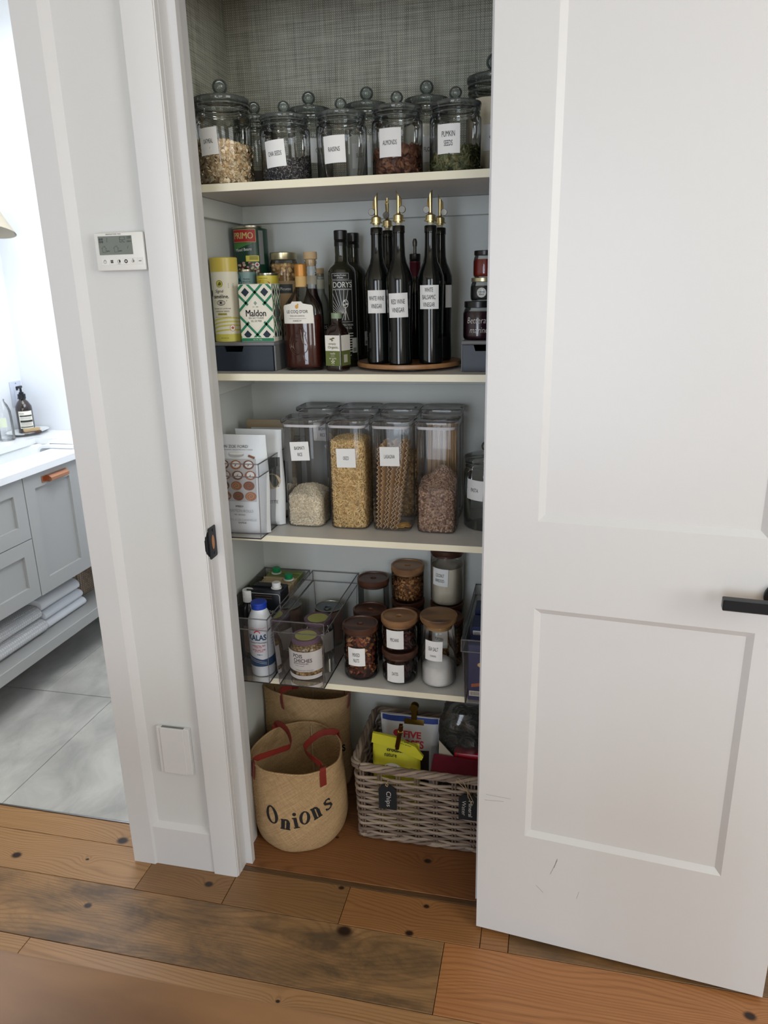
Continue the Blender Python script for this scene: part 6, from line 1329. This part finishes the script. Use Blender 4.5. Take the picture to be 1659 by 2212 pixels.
# tags
M_TAG = mat('black_chalkboard',(24,26,30),.8,var=.1,vscale=60); M_TWI = mat('jute_twine',(186,160,122),.9); M_CHK = mat('chalk_white',(214,210,206))
def tagt(label,x,z,w_,h_,lines,rx=.02):
    t = thing('chalkboard_tag',label,'tag',(x,1.5975,z),0); t.rotation_euler = (rx,0,0); a=w_/2; b=h_/2
    mk('tag_board', prism([(-a,-b),(a,-b),(a,b-.014),(a-.013,b),(-a+.013,b),(-a,b-.014)],'y',-.0015,.0015), M_TAG, t, 0)
    text(t,lines,flat(-.0016),M_CHK,rot=-pi/2,bold=-.008,l=2); return t
t1 = tagt('black tag reading chips tied to the basket front','x' and -.3730,.1560,.0485,.0790,[('Chips',.0015,-.0055,.048,.0165)]) if 0 else tagt('black tag reading chips tied to the basket front',-.3730,.1575,.0480,.0770,[('Chips',.0015,-.0050,.048,.0165)])
mk('twine', J(tube([(.0,-.001,.034),(-.004,-.003,.040),(-.001,-.004,.047),(.003,-.003,.042),(0,-.001,.034)],.0011,6),tube([(0,-.002,.046),(.004,.004,.056),(-.016,.004,.058)],.0010,6)), M_TWI, t1)
t2 = tagt('black tag reading mineral water beside the door edge',-.1580,.1580,.0500,.0790,[('Mineral',.0060,-.0030,.050,.0100),('Water',-.0110,-.0030,.046,.0100)])
mk('twine', J(tube([(0,-.001,.032),(-.003,-.006,.060),(-.012,-.007,.082),(-.027,-.006,.092),(-.032,-.006,.084),(-.016,-.007,.070),(.002,-.006,.050),(.014,-.005,.022),(.011,-.005,.012),(.003,-.004,.030),(-.001,-.001,.034)],.0010,6),tube([(0,-.001,.033),(-.002,.003,.070),(.002,.006,.088)],.0010,6)), M_TWI, t2)
# bags in the basket
fb, ff = pouch('flour_bag','white paper flour bag with red lettering and a gold clip',-.3420,1.775,.0130,.165,.290,.075,mat('white_paper_sack',(206,206,208),.6,bump=.4,bscale=40,var=.03,vscale=15),rx=.02,rnd_=4)
mk('blue_top_band', patch(-.080,.080,.272,.2885,ff,1,12,3), mat('blue_print',(44,66,140),.5), fb, 60)
text(fb,[('FIVE',.008,.236,.050,.020),('ROSES',.004,.2090,.074,.024)],ff,M_RP,bold=.03,l=2); mk('rose_mark', polys([blob(-.036,.238,.011,.010)],ff,2), M_RP, fb, 60)
mk('photo_panel', patch(.010,.056,.05,.192,ff,1,6,8), mat('dark_plum_print',(48,34,44),.5,var=.4,vscale=60), fb, 60); mk('fine_print', polys([bar(.062,.205-.004*k,.076,.205-.004*k,.0012) for k in range(22)],ff,2), mat('grey_print',(130,130,130)), fb, 60, kind='stuff')
M_BR = mat('antique_brass',(156,126,66),.3,metal=1)
c1 = thing('binder_clip','large brass bulldog clip on top of the flour bag','clip',(-.3300,1.771,.286), 0)
mk('clip_jaw', J(prism([(-.008,.010),(-.011,-.006),(-.004,-.010),(-.0025,-.004),(.0025,-.004),(.004,-.010),(.011,-.006),(.008,.010)],'x',-.028,.028)), M_BR, c1, 30)
mk('clip_tab', J(rbox(-.008,.008,-.009,-.0075,.008,.040,.0006,1),rbox(-.008,.008,.0075,.009,.008,.040,.0006,1),mv(disc_cyl(.0115,-.0009,.0009,24,.0003),(0,-.0082,.044),rx=pi/2),mv(disc_cyl(.0115,-.0009,.0009,24,.0003),(0,.0082,.044),rx=pi/2),mv(disc_cyl(.006,-.012,.012,16),(0,0,.010),ry=pi/2)), M_BR, c1, 30)
yb, fy = pouch('snack_bag','crumpled yellow snack bag with a folded top',-.3610,1.668,.0130,.128,.275,.060,mat('yellow_bag_plastic',(204,200,56),.28,bump=.5,bscale=30,var=.05,vscale=18),rx=.02,rnd_=6)
for q in (fy,): 
    text(yb,[('nature',-.014,.236,.034,.0105)],q,M_INK,bold=.01,l=2); text(yb,[('croustilles',.006,.252,.062,.0110)],q,M_INK,bold=.03,l=2)
    mk('oval_badge', polys([blob(-.008,.200,.024,.013,20)],q,2), M_WHITE, yb, 60); text(yb,[('Simple',-.008,.2005,.036,.0130)],q,M_INK,bold=.01,l=6)
    mk('blue_patch', polys([[(.030,.196),(.045,.204),(.050,.196),(.034,.186)]],q,2), mat('blue_print',(44,66,140)), yb, 60)
fold = prism([(-.070,-.012),(-.012,-.024),(.066,-.052),(.071,-.041),(.050,-.012),(-.002,.010),(-.066,.018)],'y',-.004,.004)
fo = mk('folded_flap', mv(fold,(.006,-.014,.288)), mat('yellow_bag_plastic',(210,206,52)), yb, 30)
text(yb,[('biscuit',.022,.292,.034,.009),('sans gluten',.030,.280,.030,.005)],flat(-.0185),M_INK,rot=-.25,l=1)
c2_ = thing('hair_clip_peg','slim brass claw clip gripping the yellow bag','clip',(-.3480,1.640,.318),.2); c2_.rotation_euler = (.1,.16,.3)
mk('clip_arm', J(rbox(-.005,.005,-.006,-.003,-.040,.040,.0015,1),rbox(-.005,.005,.003,.006,-.040,.040,.0015,1)), mat('dark_bronze',(84,60,34),.3,metal=1), c2_); mk('clip_spring', mv(disc_cyl(.0065,-.007,.007,18),(0,0,.018),ry=pi/2), M_BR, c2_)
# dark pasta in clear film
pg = thing('black_pasta_bag','clear bag of dark green nested pasta at the basket right','bag',(-.2080,1.770,.013))
rp_ = random.Random(12); ns_ = []
for (cx,cy,cz) in [(a_*.62+.016,b_,c_) for a_,b_,c_ in [(-.03,-.02,.285),(.035,-.03,.290),(.0,.0,.315),(.05,.01,.310),(-.035,-.03,.235),(.025,-.04,.245),(.06,-.03,.225),(-.01,-.045,.205),(-.04,.0,.265),(.07,.0,.265)]]:
    for q in range(9):
        r1 = rp_.uniform(.010,.028); ax = Matrix.Rotation(rp_.uniform(-.7,.7),3,'X') @ Matrix.Rotation(rp_.uniform(-.7,.7),3,'Y'); o_ = Vector((cx,cy,cz))+Vector((rp_.uniform(-.008,.008),rp_.uniform(-.008,.008),rp_.uniform(-.008,.008)))
        if rp_.random()<.8: ax = Matrix.Rotation(pi/2+rp_.uniform(-.5,.5),3,'X') @ Matrix.Rotation(rp_.uniform(-.4,.4),3,'Y')
        ns_.append(tube([o_+ax@Vector((r1*cos(a),r1*.8*sin(a),.003*sin(3*a))) for a in [2*pi*k/14 for k in range(14)]],.0022,5,closed=True,flat=(1.6,.5)))
mk('pasta_nests', J(*ns_), mat('dark_green_pasta',(58,62,52),.6), pg, 60, kind='stuff')
def film():
    V, F = [], []; nu, nv = 40, 26
    for j in range(nv+1):
        v = j/nv; z = .01+.335*v
        for i in range(nu):
            a = 2*pi*i/nu; c,s = cos(a),sin(a); q = (abs(c)**3+abs(s)**3)**(-1/3); rr = (1-.10*v**6-.35*max(0,v-.9)*3)
            k = noise.noise(Vector((c*3,s*3,v*7)))*.010+noise.noise(Vector((c*8,s*8,v*16)))*.004
            V.append((.020+(.070*q*rr+k)*c, (-.010)+(.060*q*rr+k)*s, z))
    for j in range(nv):
        for i in range(nu): F.append((j*nu+i,j*nu+(i+1)%nu,(j+1)*nu+(i+1)%nu,(j+1)*nu+i))
    F.append(tuple(nv*nu+i for i in range(nu))); return V,F
mk('clear_film', film(), clear('crinkled_film',tint=(.90,.91,.90),edge=(.6,.62,.6),refl=1.6,rough=.12,base=.03), pg, 20)
mk('film_label', mv(prism([(-.030,-.045),(.045,-.070),(.020,-.020),(-.028,.040)],'y',-.001,.001),(-.012,-.078,.235),rx=.1), mat('cream_film_label',(176,166,150),.6), pg, 0)
rpk = thing('red_snack_box','maroon snack packet lying across the basket front right','packet',(-.1850,1.672,.205)); rpk.rotation_euler = (.35,.06,0)
mk('packet_body', rbox(-.080,.085,-.028,.028,-.004,.030,.003,1), mat('maroon_card',(110,28,46),.35,var=.25,vscale=40), rpk)
mk('dotted_edge', polys([blob(-.066+.005*k,.026,.0012,.0012,6) for k in range(16)],flat(-.0284),1), M_CREAMP, rpk, 0, kind='stuff'); mk('orange_oval', polys([blob(.030,.020,.026,.006,16)],flat(-.0284),1), mat('orange_print',(216,108,52),.5), rpk, 0)
rpl = thing('red_snack_pouch','small bright red wrapped snack behind the maroon packet','packet',(-.160,1.715,.215)); mk('wrapper', rbox(-.05,.06,-.02,.02,0,.035,.008,2), mat('bright_red_wrapper',(170,20,40),.3,var=.2,vscale=30), rpl)
